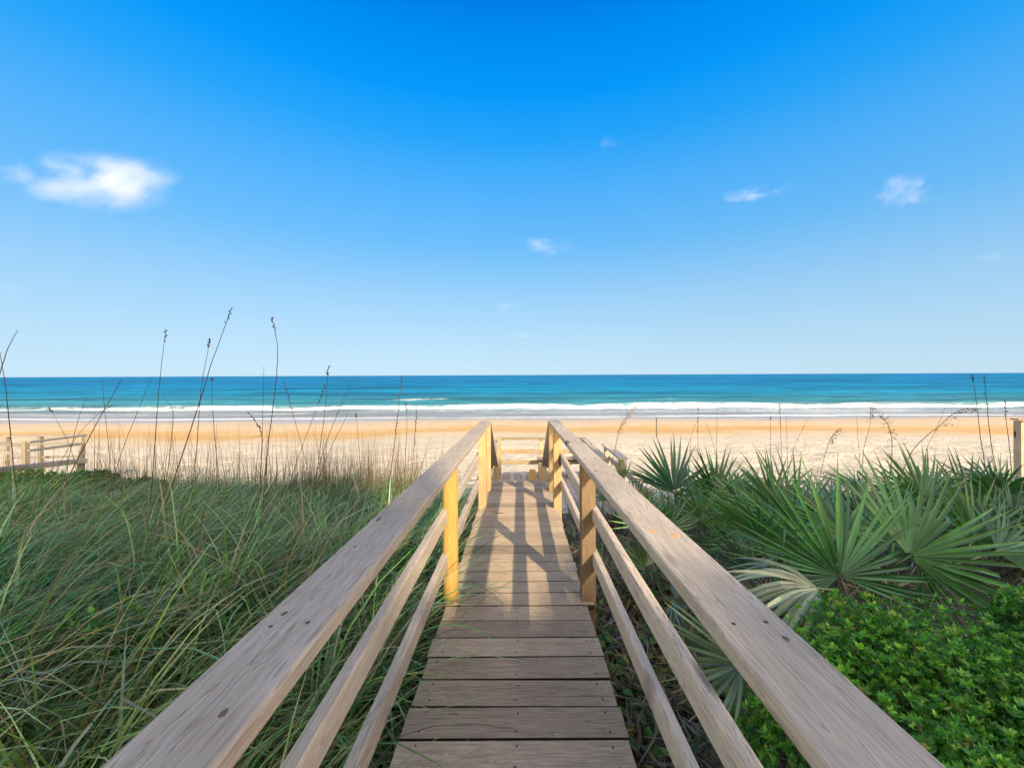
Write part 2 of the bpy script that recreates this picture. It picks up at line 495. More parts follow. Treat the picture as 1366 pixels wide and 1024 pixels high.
def foam_a(X, Y):
    sh = 5.0 * (fbm(X * 0.02 + 21, X * 0, 21, 3) - 0.5)
    y = Y + sh
    br = 0.35 + 0.95 * fbm(X * 0.03 + 63, X * 0 + 9, 22, 2)
    wv = (fbm(X * 0.16, Y * 0.1, 88, 3) - 0.5)
    crest = np.exp(-((y - 71.8 + 3.0 * wv) / 2.1) ** 2) * np.clip(br * 1.9 - 0.5, 0.1, 1) * (0.40 + 0.95 * fbm(X * 0.16, Y * 0.6, 89, 4))
    run = np.clip((73 - y) / 3, 0, 1) * np.clip((y - 59.5) / 3, 0, 1) * (-0.02 + 0.62 * fbm(X * 0.05, Y * 0.35, 77, 4))
    second = np.exp(-((y - 63.5) / 1.3) ** 2) * (-0.02 + 1.2 * fbm(X * 0.035, Y * 0, 79, 3))
    wob = 2.6 * (fbm(X * 0.035 + 2, X * 0, 81, 3) - 0.5)
    edge = np.exp(-((Y - 55.3 + wob * 1.4) / 0.75) ** 2) * (0.35 + 0.7 * fbm(X * 0.06, Y * 0, 83, 3))
    caps = np.exp(-((Y - 93 + sh) / 1.5) ** 2) * np.clip(fbm(X * 0.04, Y * 0, 85, 3) * 2.2 - 1.35, 0, 1) * 0.9
    return np.clip(np.maximum.reduce([crest, run, second, edge, caps]), 0, 1.3)
def sea_mat():
    t = NT('sea water')
    oc = t.N('TexCoord').outputs['Object']
    s = t.N('SeparateXYZ'); t.put(s.inputs[0], oc)
    f = t.math('DIVIDE', s.outputs['Y'], 400.0, clamp=True)
    n = t.noise(t.vmul(oc, (0.012, 0.05, 0)), 1.0, 5, 0.6)
    f2 = t.math('ADD', f, t.math('MULTIPLY', t.math('SUBTRACT', n, 0.5), 0.10))
    c = t.ramp(f2, SEA_RAMP)
    n3 = t.noise(t.vmul(oc, (0.05, 0.25, 0)), 1.0, 5, 0.65)
    c = t.mix(1.0, c, t.ramp(n3, [(0.3, 0.62), (0.7, 1.2)]), 'MULTIPLY')
    n4 = t.noise(t.vmul(oc, (0.006, 0.045, 0)), 1.0, 6, 0.7)
    c = t.mix(1.0, c, t.ramp(n4, [(0.38, 0.50), (0.50, 0.95), (0.66, 1.3)]), 'MULTIPLY')
    fo = t.N('Attribute', attribute_name='foam').outputs['Fac']
    fn = t.noise(t.vmul(oc, (0.8, 1.6, 1)), 1.3, 6, 0.7, 0.8)
    fn2 = t.noise(t.vmul(oc, (0.12, 0.9, 1)), 1.0, 5, 0.7, 0.5)
    k = t.math('SUBTRACT', t.math('MULTIPLY_ADD', t.math('ADD', fn, fn2), 1.15, fo), 1.48)
    k = t.math('MULTIPLY', k, 2.0, clamp=True)
    k = t.math('MULTIPLY', k, t.math('MULTIPLY', fo, 6.0, clamp=True))
    c = t.mix(k, c, (0.80, 0.80, 0.80))
    t.L(c, t.b.inputs['Base Color'])
    t.L(t.math('MULTIPLY_ADD', k, 0.5, 0.28), t.b.inputs['Roughness'])
    t.b.inputs['IOR'].default_value = 1.33
    t.b.inputs['Specular IOR Level'].default_value = 0.0
    df = t.N('BsdfDiffuse'); t.L(c, df.inputs['Color'])
    gs = t.N('BsdfGlossy'); gs.inputs['Roughness'].default_value = 0.30
    mm = t.N('MixShader'); t.L(t.math('MULTIPLY_ADD', k, -0.09, 0.11), mm.inputs[0])
    t.L(df.outputs[0], mm.inputs[1]); t.L(gs.outputs[0], mm.inputs[2]); t.L(mm.outputs[0], t.out.inputs[0])
    b1 = t.noise(t.vmul(oc, (0.35, 0.9, 1)), 1.0, 7, 0.65, 0.3)
    bn = t.bump(t.math('ADD', b1, t.math('MULTIPLY', k, 0.25)), 0.8, 0.6)
    t.L(bn, df.inputs['Normal']); t.L(bn, gs.inputs['Normal'])
    return t.m
SEA_RAMP = [(0.0, (0.30, 0.31, 0.33)), (0.160, (0.25, 0.29, 0.32)), (0.180, (0.09, 0.24, 0.27)), (0.21, (0.035, 0.19, 0.245)), (0.32, (0.006, 0.17, 0.30)),
            (0.6, (0.001, 0.15, 0.32)), (1.0, (0.0005, 0.14, 0.32))]
ys = np.concatenate([np.arange(50.5, 100, 0.35), np.arange(100, 200, 1.2), np.geomspace(200, 30000, 190)])
sea = grid_mesh('sea', ys, np.linspace(-1, 1, 720), lambda Y: 60 + 1.75 * Y, lambda X, Y: sea_z(X, Y) + 0.0, sea_mat(), {'foam': foam_a})
tag(sea, kind='structure')

# ------------------------------------------------------------------ the boardwalk
SL = -0.027
def dz(y): return CH - 1.35 + SL * y
def build_boardwalk():
    root = empty('boardwalk', (0, 0, gz(0, 0)), 'weathered wooden boardwalk with handrails and steps leading straight over the dune to the beach', 'boardwalk')
    # deck planks and nails
    m = MB()
    y = -0.9; pitch = 0.1496
    while y < 5.50:
        x0 = -0.462 + random.uniform(-.006, .006); x1 = 0.412 + random.uniform(-.006, .006)
        if abs(y + .07 - 2.45) < .08: x0 -= .0; x1 += 0.05
        zc = dz(y + pitch / 2) - 0.018 + random.uniform(-.0015, .0015)
        yc = y + pitch / 2
        g = random.uniform(.005, .009)
        tn = (random.random(), random.random(), random.random(), 1)
        sk = random.uniform(-.002, .002)
        m.bar([(x0, yc - sk, zc), (x1, yc + sk, zc + random.uniform(-.002, .002))], pitch - 2 * g, 0.036, tint=tn, r=0.003)
        for nx in (-0.40, -0.02, 0.35):
            for ny in (-0.04, 0.04):
                q = Vector((nx + random.uniform(-.008, .008), yc + ny + random.uniform(-.006, .006), zc + .018))
                m.tube([q - Vector((0, 0, .004)), q + Vector((0, 0, .0012))], 0.0042, 7, tint=(1, 1, 1, 1), mi=1)
        y += pitch
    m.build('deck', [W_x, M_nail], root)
    # joists under the deck
    for x in (-0.40, -0.02, 0.36):
        m = MB(); m.bar([(x, -0.9, dz(-0.9) - .12), (x, 5.5, dz(5.5) - .12)], .038, .14); m.build('joist', W_y, root)
    # flat top rails: straight run, kink, then down beside the steps
    RX = 0.445
    KN = {1: [(.42, 1.225, .012, .019, 2), (.474, 1.185, .014, .022, 2), (.48, .705, .006, .010, 3), (.41, 2.1, .008, .014, 3), (.46, 3.2, .012, .03, 3), (.43, 4.1, .01, .03, 3)],
          -1: [(-.479, .79, .006, .009, 3), (-.49, 1.35, .006, .022, 3), (-.475, 1.12, .004, .007, 3), (-.43, 2.0, .008, .016, 3), (-.46, 3.0, .01, .03, 3), (-.42, .55, .005, .009, 3)]}
    zt = lambda yy: CH - 0.479 + SL * yy
    E0, E1 = 5.15, 6.80
    zA, zB = zt(E0), CH - 1.60
    for s in (-1, 1):
        m = MB()
        m.bar([(s * RX, -0.9, zt(-0.9)), (s * RX, E0, zt(E0))], .14, .038, r=.007, sub=14, wob=.0008)
        for yy in (.05, .75, 1.6, 2.45, 3.3, 4.33, 5.02):
            for dx in (-.035, .03):
                q = Vector((s * RX + dx, yy + random.uniform(-.02, .02), zt(yy) + .019))
                m.tube([q - Vector((0, 0, .004)), q + Vector((0, 0, .0006))], .0042, 7, tint=(1, 1, 1, 1), mi=1)
        # sound and loose knots in the flat rail
        for (kx, ky, ra, rb_, mi) in KN[s]:
            q = Vector((kx, ky, zt(ky) + .0192)); N_ = 12; vs = [q + Vector((0, 0, .0007))]
            for k in range(N_):
                a = 2 * math.pi * k / N_; f = random.uniform(.75, 1.15)
                vs.append(q + Vector((math.cos(a) * ra * f, math.sin(a) * rb_ * f, -.0004)))
            m.add(vs, [(0, 1 + k, 1 + (k + 1) % N_) for k in range(N_)], (.5, .5, .5, 1), mi)
        m.build('handrail', [W_y, M_nail, M_knot, M_dknot], root)
        m = MB()
        m.bar([(s * RX, E0 + .004, zA - .004), (s * RX, E1, zB)], .14, .038, r=.006)
        m.build('handrail', W_y, root)
        for hc in (0.5425, 0.265):
            m = MB()
            m.bar([(s * .469, -0.9, dz(-0.9) + hc), (s * .469, 5.1, dz(5.1) + hc)], .038, .088, r=.008, sub=12, wob=.001)
            m.build('mid_rail', W_y, root)
            m = MB()
            dd = (zA - CH + 0.479) * 0
            a = dz(5.1) + hc - .01
            sl = (zB - zA) / (E1 - E0)
            m.bar([(s * .469, 5.1, a), (s * .469, 6.85, a + sl * 1.75)], .038, .088, r=.006)
            m.build('mid_rail', W_y, root)
    def post(x, yy, top, mat, w_=.088, rnd=False, label=None, base=None):
        m = MB(); b = (gz(x, yy) - .35) if base is None else base
        if rnd: m.tube([(x, yy, b), (x, yy, top)], .047, 20)
        else: m.bar([(x, yy, b), (x, yy, top)], w_, w_, up=(0, 1, 0), r=.006)
        o = m.build('post', mat, root, smooth=rnd)
        if label: o['label'] = label
    post(-.437, 2.45, zt(2.45) - .019, Y_z, rnd=True, label='round yellow post of treated wood at the left railing')
    post(-.437, 0.05, zt(0.05) - .019, W_z)
    post(.427, 0.05, zt(0.05) - .019, W_z)
    post(.427, 2.47, zt(2.45) - .019, SHADE_z, label='brown square post darkened in colour for shade, nearest the viewer on the right')
    for s, mt in ((-1, H_z), (1, H_z)):
        post(s * .415, 4.33, zt(4.33) - .019, mt)
        post(s * .418, 5.02, zt(5.02) - .019, mt)
        post(s * .418, 6.72, zB + (zA - zB) * (6.80 - 6.72) / 1.65 - .012, H_z)
    # steps
    LZ = CH - 2.52
    zd = dz(5.57)
    n = 5; rise = (zd - LZ) / n
    for k in range(1, n):
        m = MB()
        yc = 5.57 + (k - .5) * .29
        for q in (-.068, .072):
            m.bar([(-.40, yc + q, zd - rise * k - .018), (.37, yc + q, zd - rise * k - .018)], .134, .036)
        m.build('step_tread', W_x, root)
    for x in (-.43, .40):
        m = MB(); m.bar([(x, 5.5, zd - .24), (x, 6.95, LZ - .12)], .038, .24); m.build('stringer', W_y, root)
    # lower landing, boards running away from the viewer
    m = MB(); x = -.56
    while x < 2.12:
        m.bar([(x + .07, 6.96, LZ - .018), (x + .07, 10.17 + random.uniform(-.01, .01), LZ - .018)], .139, .036)
        x += .148
    m.build('landing_deck', W_y, root)
    for yy in (7.0, 8.5, 10.1):
        m = MB(); m.bar([(-.56, yy, LZ - .12), (2.1, yy, LZ - .12)], .038, .16); m.build('landing_joist', W_x, root)
    RT = CH - 1.63
    # far rail and its mid rails
    m = MB(); m.bar([(-.52, 10.10, RT - .019), (1.72, 10.10, RT - .019)], .14, .038); m.build('landing_rail', W_c, root)
    for h in (1.97, 2.25):
        m = MB(); m.bar([(-.52, 10.06, CH - h), (1.72, 10.06, CH - h)], .036, .10, r=.006); m.build('landing_mid_rail', W_c, root)
    # left rail of the landing
    m = MB(); m.bar([(-.56, 7.0, RT - .019), (-.56, 9.98, RT - .019)], .12, .038); m.build('landing_rail', W_y, root)
    for h in (1.97, 2.25):
        m = MB(); m.bar([(-.60, 7.0, CH - h), (-.60, 10.0, CH - h)], .036, .088, r=.006); m.build('landing_mid_rail', W_y, root)
    post(-.50, 9.45, CH - 1.50, H_z, .095)
    post(-.60, 7.05, RT - .04, H_z)
    post(1.62, 10.0, RT - .04, H_z)
    post(0.55, 10.13, RT - .04, H_z)
    # right rail of the landing
    m = MB(); m.bar([(1.66, 7.66, RT - .019), (1.66, 10.0, RT - .019)], .14, .038); m.build('landing_rail', W_y, root)
    post(1.66, 7.78, RT - .04, H_z)
    # outer rail with its rounded end
    m = MB(); m.bar([(2.03, 7.66, RT - .025), (2.03, 9.27, RT - .025)], .17, .045); m.build('landing_rail', W_y, root)
    for h in (1.95, 2.22):
        m = MB(); m.bar([(2.10, 6.3, CH - h), (2.10, 9.3, CH - h)], .036, .12, r=.006); m.build('landing_mid_rail', W_y, root)
    post(2.03, 7.80, RT - .05, W_z, .1); post(2.03, 9.15, RT - .05, W_z, .1); post(2.04, 6.4, CH - 1.85, W_z)
    # bench on the landing
    m = MB()
    for yy in (9.40, 9.55, 9.70): m.bar([(.42, yy, CH - 2.05), (1.95, yy, CH - 2.05)], .138, .036)
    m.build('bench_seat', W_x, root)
    for x in (.5, 1.2, 1.85):
        m = MB(); m.bar([(x, 9.55, LZ + .002), (x, 9.55, CH - 2.07)], .09, .30, up=(0, 1, 0)); m.build('bench_support', H_z, root)
    m = MB(); m.bar([(.30, 9.35, LZ + .003), (.30, 9.35, LZ + .24)], .15, .15, up=(0, 1, 0)); m.build('block', Y_z, root)
    return root
build_boardwalk()

def rail_set(root, segs, posts):
    for (a, b, wd, hh, nm, mat) in segs:
        m = MB(); m.bar([a, b], wd, hh); m.build(nm, mat, root)
    for (p, top, wd, mat) in posts:
        m = MB(); m.bar([(p.x, p.y, gz(p.x, p.y) - .4), (p.x, p.y, top)], wd, wd, up=(0, 1, 0)); m.build('post', mat, root)

W_d = wood('dull post wood', 'z', (.31, .27, .20), (.25, .215, .155), (.15, .125, .09), .4)
W_g = wood('grey rail wood', 'x', (.27, .25, .22), (.215, .195, .17), (.13, .115, .10), .3)
nb = empty('neighbouring_boardwalk', (-12, 10, gz(-12, 10)), 'weathered wooden beach walkover with railings among the stems at the left edge', 'boardwalk')
A = P(9, 581.5, 12.6); B = P(112, 580, 12.6)
A2 = P(36, 590, 10.6); B2 = P(113, 580.5, 12.4)
C1 = P(-60, 633, 7.8); C2 = P(113, 614, 9.6)
segs = [(A, B, .14, .045, 'handrail', W_g), (A2, B2, .12, .05, 'handrail', W_g),
        (P(-60, 585, 10.4), P(36, 595, 10.6), .05, .09, 'mid_rail', W_g), (P(-60, 592, 10.5), P(36, 608, 10.6), .05, .09, 'mid_rail', W_g),
        (P(38, 601, 10.6), P(108, 592, 12.3), .04, .07, 'mid_rail', W_g), (P(9, 593, 12.6), P(112, 591, 12.6), .04, .07, 'mid_rail', W_g),
        (P(9, 611, 12.6), P(112, 608, 12.6), .04, .07, 'mid_rail', W_g),
        (C1, C2, .24, .10, 'handrail', W_g), (P(-40, 650, 7.9), P(105, 632, 9.6), .05, .09, 'mid_rail', W_g)]
posts = [(Vector((A.x, A.y, 0)), A.z - .02, .10, W_d), (P(54, 580, 12.6), A.z + .03, .10, W_d), (P(109, 580, 12.6), A.z - .02, .11, W_d),
         (P(34, 588, 10.6), A2.z + .02, .11, W_d), (P(108, 612, 9.6), C2.z - .05, .10, W_d), (P(10, 612, 8.4), P(10, 626, 8.4).z - .05, .12, W_d)]
rail_set(nb, segs, posts)
m = MB()
for k in range(26):
    q = C1.lerp(C2, k / 25.0)
    m.bar([(q.x - .2, q.y + .1, q.z - .95), (q.x - .2, q.y + 1.2, q.z - .95)], .14, .036)
m.build('deck', W_y, nb)

rb = empty('neighbouring_railing', (11, 9, gz(11, 9)), 'grey wooden walkover railing with a stout post cut off by the right edge', 'railing')
T = P(1361, 560, 8.6)
segs = [(P(1353, 559, 8.5), P(1460, 559, 8.5), .15, .03, 'handrail', W_c), 
        (P(1364, 577, 8.66), P(1470, 577, 8.66), .04, .09, 'mid_rail', W_x), (P(1364, 597, 8.66), P(1470, 597, 8.66), .04, .09, 'mid_rail', W_x)]
rail_set(rb, segs, [(T, T.z - .02, .14, W_z), (P(1450, 560, 8.6), T.z - .02, .1, W_z)])

# slim pole standing on the beach
q = P(876, 592, 28.5)
pole = empty('beach_marker_pole', (q.x, q.y, gz(q.x, q.y)), 'slim dark marker pole standing upright on the open sand beyond the palmettos', 'pole')
m = MB(); m.tube([(q.x, q.y, gz(q.x, q.y) - .3), (q.x, q.y, P(876, 560, 28.5).z)], .045, 8); m.build('shaft', M_pole, pole)
m = MB(); m.tube([(q.x, q.y, P(876, 560, 28.5).z), (q.x, q.y, P(876, 556.5, 28.5).z)], .06, 8); m.build('cap', M_pole, pole)

# ------------------------------------------------------------------ dune grass (left), a mass nobody could count
def blades(roots, L, az, th0, th1, wd, col, n=6):
    """arched grass blades as ribbons; all arguments are arrays over the blades"""
    N = len(L)
    t = np.linspace(0, 1, n + 1)
    th = th0[:, None] + (th1 - th0)[:, None] * t[None, :] ** 1.2
    ds = (L / n)[:, None]
    hx = np.concatenate([np.zeros((N, 1)), np.cumsum(np.sin(th[:, :-1]) * ds, 1)], 1)
    hz = np.concatenate([np.zeros((N, 1)), np.cumsum(np.cos(th[:, :-1]) * ds, 1)], 1)
    dx, dy = np.cos(az)[:, None], np.sin(az)[:, None]
    C = np.stack([roots[:, 0:1] + hx * dx, roots[:, 1:2] + hx * dy, roots[:, 2:3] + hz], -1)
    tw = rng.uniform(-0.7, 0.7, N)[:, None] + t[None, :] * rng.uniform(-1.2, 1.2, N)[:, None]
    sx = -dy * np.cos(tw); sy = dx * np.cos(tw); sz = np.sin(tw) * 0.6
    wv = wd[:, None] * np.clip(1.08 - t[None, :] ** 1.6, 0.04, 1) * 0.5
    side = np.stack([sx * wv, sy * wv, sz * wv], -1)
    V = np.stack([C - side, C + side], 2).reshape(-1, 3)
    base = (np.arange(N) * (n + 1) * 2)[:, None] + (np.arange(n) * 2)[None, :]
    Q = np.stack([base, base + 1, base + 3, base + 2], -1).reshape(-1, 4)
    shade = 1.0 + 0.0 * t
    cc = col[:, None, :] * shade[None, :, None]
    Cc = np.repeat(cc, 2, axis=1).reshape(-1, 3)
    Cc = np.concatenate([Cc, np.ones((len(Cc), 1))], 1)
    return V, Q, Cc

def tussocks(xy, per, Lr, spread=0.07, wind=(0.5, 0.1), dead=0.26, pal=None, wmul=1.0):
    n = len(xy) * per
    c = np.repeat(xy, per, 0)
    az = rng.uniform(0, 2 * math.pi, n)
    vx = np.cos(az) + wind[0] * rng.uniform(0.2, 1.8, n); vy = np.sin(az) + wind[1]
    az2 = np.arctan2(vy, vx)
    r = np.abs(rng.normal(0, spread, n))
    x = c[:, 0] + np.cos(az) * r; y = c[:, 1] + np.sin(az) * r
    hl = np.repeat(rng.uniform(0.55, 1.3, len(xy)), per)
    L = rng.uniform(Lr[0], Lr[1], n) * hl
    z = ground(x, y) + CH - 0.03
    th0 = rng.uniform(0.03, 0.75, n); th1 = th0 + rng.uniform(0.7, 2.5, n)
    wd = (0.0045 + 0.010 * rng.random(n) ** 2.2) * wmul
    pal = np.array(pal or [(0.10, 0.245, 0.055), (0.145, 0.31, 0.075), (0.125, 0.29, 0.125), (0.26, 0.40, 0.19), (0.045, 0.11, 0.026)])
    col = pal[rng.integers(0, len(pal), n)] * rng.uniform(0.75, 1.25, n)[:, None]
    tus = np.repeat(rng.uniform(0.65, 1.3, len(xy)), per)[:, None]
    hue = np.repeat(fbm(xy[:, 0] * .6, xy[:, 1] * .6, 91, 3), per)[:, None]
    col = col * tus * (1 + (hue - .5) * np.array((1.5, .35, -.5)))
    hi = rng.random(n) < 0.10  # scattered pale blades paint highlights into the grass colour
    col[hi] = np.array((.36, .46, .31)) * rng.uniform(.7, 1.2, hi.sum())[:, None]
    dd = rng.random(n) < dead
    dcol = np.array([(0.30, 0.24, 0.13), (0.22, 0.17, 0.10), (0.36, 0.32, 0.20)])
    col[dd] = dcol[rng.integers(0, 3, dd.sum())] * rng.uniform(0.6, 1.2, dd.sum())[:, None]
    return blades(np.stack([x, y, z], -1), L, az2, th0, th1, wd, col)

def join(parts):
    V, Q, C, b = [], [], [], 0
    for v, q, c in parts:
        V.append(v); Q.append(q + b); C.append(c); b += len(v)
    return np.concatenate(V), np.concatenate(Q), np.concatenate(C)

def scatter(n, x0, x1, y0, y1, ok):
    out = []
    while len(out) < n:
        x = rng.uniform(x0, x1, n * 3); y = rng.uniform(y0, y1, n * 3)
        k = ok(x, y)
        out += list(zip(x[k], y[k]))
    return np.array(out[:n])
def edge_y(x): return 8.9 + 2.2 * (vnoise(x * 0.8, x * 0 + 3, 8) - 0.5) - 1.8 * np.clip((x + 3.2) / 2.6, 0, 1)
lo = lambda x, y: (x < -0.66) & (x > -1.55 * y - 1.2) & (y < edge_y(x)) & ~((x < -1.02 * y) & (y > 5.4))
near = scatter(310, -6, -.66, .1, 3.2, lo)
mid = scatter(560, -10, -.66, 3.2, 6.0, lo)
far = scatter(900, -16, -.66, 6.0, 9.8, lo)
gr = join([tussocks(near, 70, (.5, 1.05), .06, (.8, .1), wmul=1.6), tussocks(mid, 50, (.45, .95), .08, (.7, .1), wmul=1.6), tussocks(far, 42, (.4, .8), .11, wmul=1.6)])
tag(np_mesh('dune_grass', *gr, M_grass), 'long arching blue-green dune grass covering the dune on the left', 'grass', kind='stuff')
# low grass close beside the walk and under the palmettos
sd = scatter(210, -1.15, -.5, .3, 6.8, lambda x, y: x < 9)
rt = scatter(260, .5, 9, .3, 8.4, lambda x, y: (x < 1.5 * y + 1.0) & (x > .52))
wp = [(0.06, 0.12, 0.035), (0.10, 0.16, 0.05), (0.045, 0.09, 0.03)]
g2 = join([tussocks(sd, 34, (.15, .42), .06, (0.0, 0), .45, wp), tussocks(rt, 30, (.15, .5), .12, (0, 0), .55, wp)])
tag(np_mesh('undergrowth_grass', *g2, M_grass), 'short green and straw grass growing beside the boardwalk and under the palmettos', 'grass', kind='stuff')

# fine dry stems behind the grass
def stems(n, x0p, x1p, d0, d1, h0, h1):
    R, L, AZ, T0, T1, W, C = [], [], [], [], [], [], []
    for i in range(n):
        d = random.uniform(d0, d1); p = P(random.uniform(x0p, x1p), 640, d)
        if abs(p.x) < .75: continue
        R.append((p.x, p.y, gz(p.x, p.y) - .02)); L.append(random.uniform(h0, h1)); AZ.append(random.uniform(0, 6.28))
        a = abs(random.gauss(0, .22)); T0.append(a); T1.append(a + random.choice((0.05, .15, .3, 1.2)) * random.random()); W.append(random.uniform(.006, .0105))
        k = random.uniform(.6, 1.3); C.append((.13 * k, .085 * k, .05 * k))
    f = lambda q: np.array(q)
    return blades(f(R), f(L), f(AZ), f(T0), f(T1), f(W), f(C))
st = join([stems(1150, 110, 560, 5.4, 9.6, .75, 1.75), stems(650, 400, 590, 5.4, 9.0, .7, 1.6), stems(260, 0, 200, 6, 9.5, .7, 1.6), stems(190, 930, 1180, 7.5, 9.5, .4, 1.0), stems(50, 1180, 1366, 7, 9.5, .4, .95)])
tag(np_mesh('dry_grass_stems', *st, M_dry), 'thicket of thin dry brown stems along the seaward edge of the dune', 'dry grass', kind='stuff')

# ------------------------------------------------------------------ tall sea oats, one plant each
def seed_blob(m, p, d, s, tint):
    d = d.normalized(); a = d.orthogonal().normalized(); b = d.cross(a)
    rot = random.random() * 6.28
    a, b = a * math.cos(rot) + b * math.sin(rot), b * math.cos(rot) - a * math.sin(rot)
    vs = [p, p + d * s * .45 + a * s * .26, p + d * s * .45 - a * s * .26, p + d * s * .45 + b * s * .1, p + d * s * .45 - b * s * .1, p + d * s]
    m.add(vs, [(0, 1, 3), (0, 3, 2), (0, 2, 4), (0, 4, 1), (5, 3, 1), (5, 2, 3), (5, 4, 2), (5, 1, 4)], tint)
def sea_oat(pts, d, label, head=0.0, r=.0042, droop=None, spike=True):
    pts = [P(x, y, d + (i * .02)) for i, (x, y) in enumerate(pts)]     # base first
    a, b = pts[0], pts[1]
    g = gz(a.x, a.y)
    if a.z > g:
        dirn = (b - a).normalized(); k = (a.z - g + .05) / max(dirn.z, .3)
        pts = [a - dirn * k * Vector((.6, .6, 1)).length / 1.3] + pts
        pts[0].z = g - .05
    # smooth the path
    path = []
    n = len(pts)
    for i in range(n - 1):
        p0, p1, p2, p3 = pts[max(i - 1, 0)], pts[i], pts[i + 1], pts[min(i + 2, n - 1)]
        for k in range(6):
            t = k / 6
            path.append(0.5 * ((2 * p1) + (p2 - p0) * t + (2 * p0 - 5 * p1 + 4 * p2 - p3) * t * t + (3 * p1 - p0 - 3 * p2 + p3) * t ** 3))
    path.append(pts[-1])
    N = len(path)
    for i in range(1, N - 1): path[i] = path[i] + Vector((random.uniform(-1, 1), 0, random.uniform(-1, 1))) * .003
    root = empty('sea_oat', path[0], label, 'sea oats', 'tall dry sea oats on the dune')
    k = random.uniform(.8, 1.2)
    low, top = (.20 * k, .15 * k, .07 * k, 1), (.055 * k, .037 * k, .03 * k, 1)
    m = MB()
    rr = [r * (1.15 - .75 * i / (N - 1)) for i in range(N)]
    tn = []
    for i in range(N):
        f = min(1, i / (N * .55)); tn += [tuple(low[j] + (top[j] - low[j]) * f for j in range(4))] * 5
    m.tube(path, rr, 5, tint=tn)
    m.build('stem', M_dry, root, smooth=True)
    # long dead leaf curling off the stem
    for q in range(random.choice((1, 2, 3))):
        m = MB()
        i = int(N * random.uniform(.15, .6)); p = path[i]; az = random.uniform(0, 6.28); L = random.uniform(.15, .4)
        vs = []; nn = 6
        for j in range(nn + 1):
            t = j / nn; c = p + Vector((math.cos(az) * L * t, math.sin(az) * L * t * .5, L * (.55 * t - .9 * t * t)))
            s_ = Vector((-math.sin(az), math.cos(az), .4)) * .003 * (1 - t * .8)
            vs += [c - s_, c + s_]
        m.add(vs, [(2 * j, 2 * j + 1, 2 * j + 3, 2 * j + 2) for j in range(nn)], low)
        m.build('leaf', M_dry, root)
    if head > 0:
        m = MB(); i0 = int(N * (1 - head))
        cnt = int((6 + 34 * head) * (1 if spike else 2.2))
        for q in range(cnt):
            f = i0 + (N - 1 - i0) * (q + random.random() * .6) / cnt; i = min(int(f), N - 2)
            p = path[i].lerp(path[i + 1], f - i); dv = (path[i + 1] - path[i]).normalized()
            if spike: dirn = dv + Vector((random.uniform(-.6, .6), random.uniform(-.5, .5), random.uniform(-.5, .2)))
            else: dirn = Vector((random.uniform(-.3, 1.1), random.uniform(-.5, .5), random.uniform(-1.0, .1))) + dv * .5
            off = Vector((0, 0, 0))
            if not spike:
                off = dirn.normalized() * random.uniform(.01, .06)
                m.tube([p, p + off], .0012, 3, tint=top)
            seed_blob(m, p + off, dirn, random.uniform(.022, .040), (.24 * k, .165 * k, .09 * k, 1) if not spike else top)
        m.build('seed_head', M_dry, root)
    return root

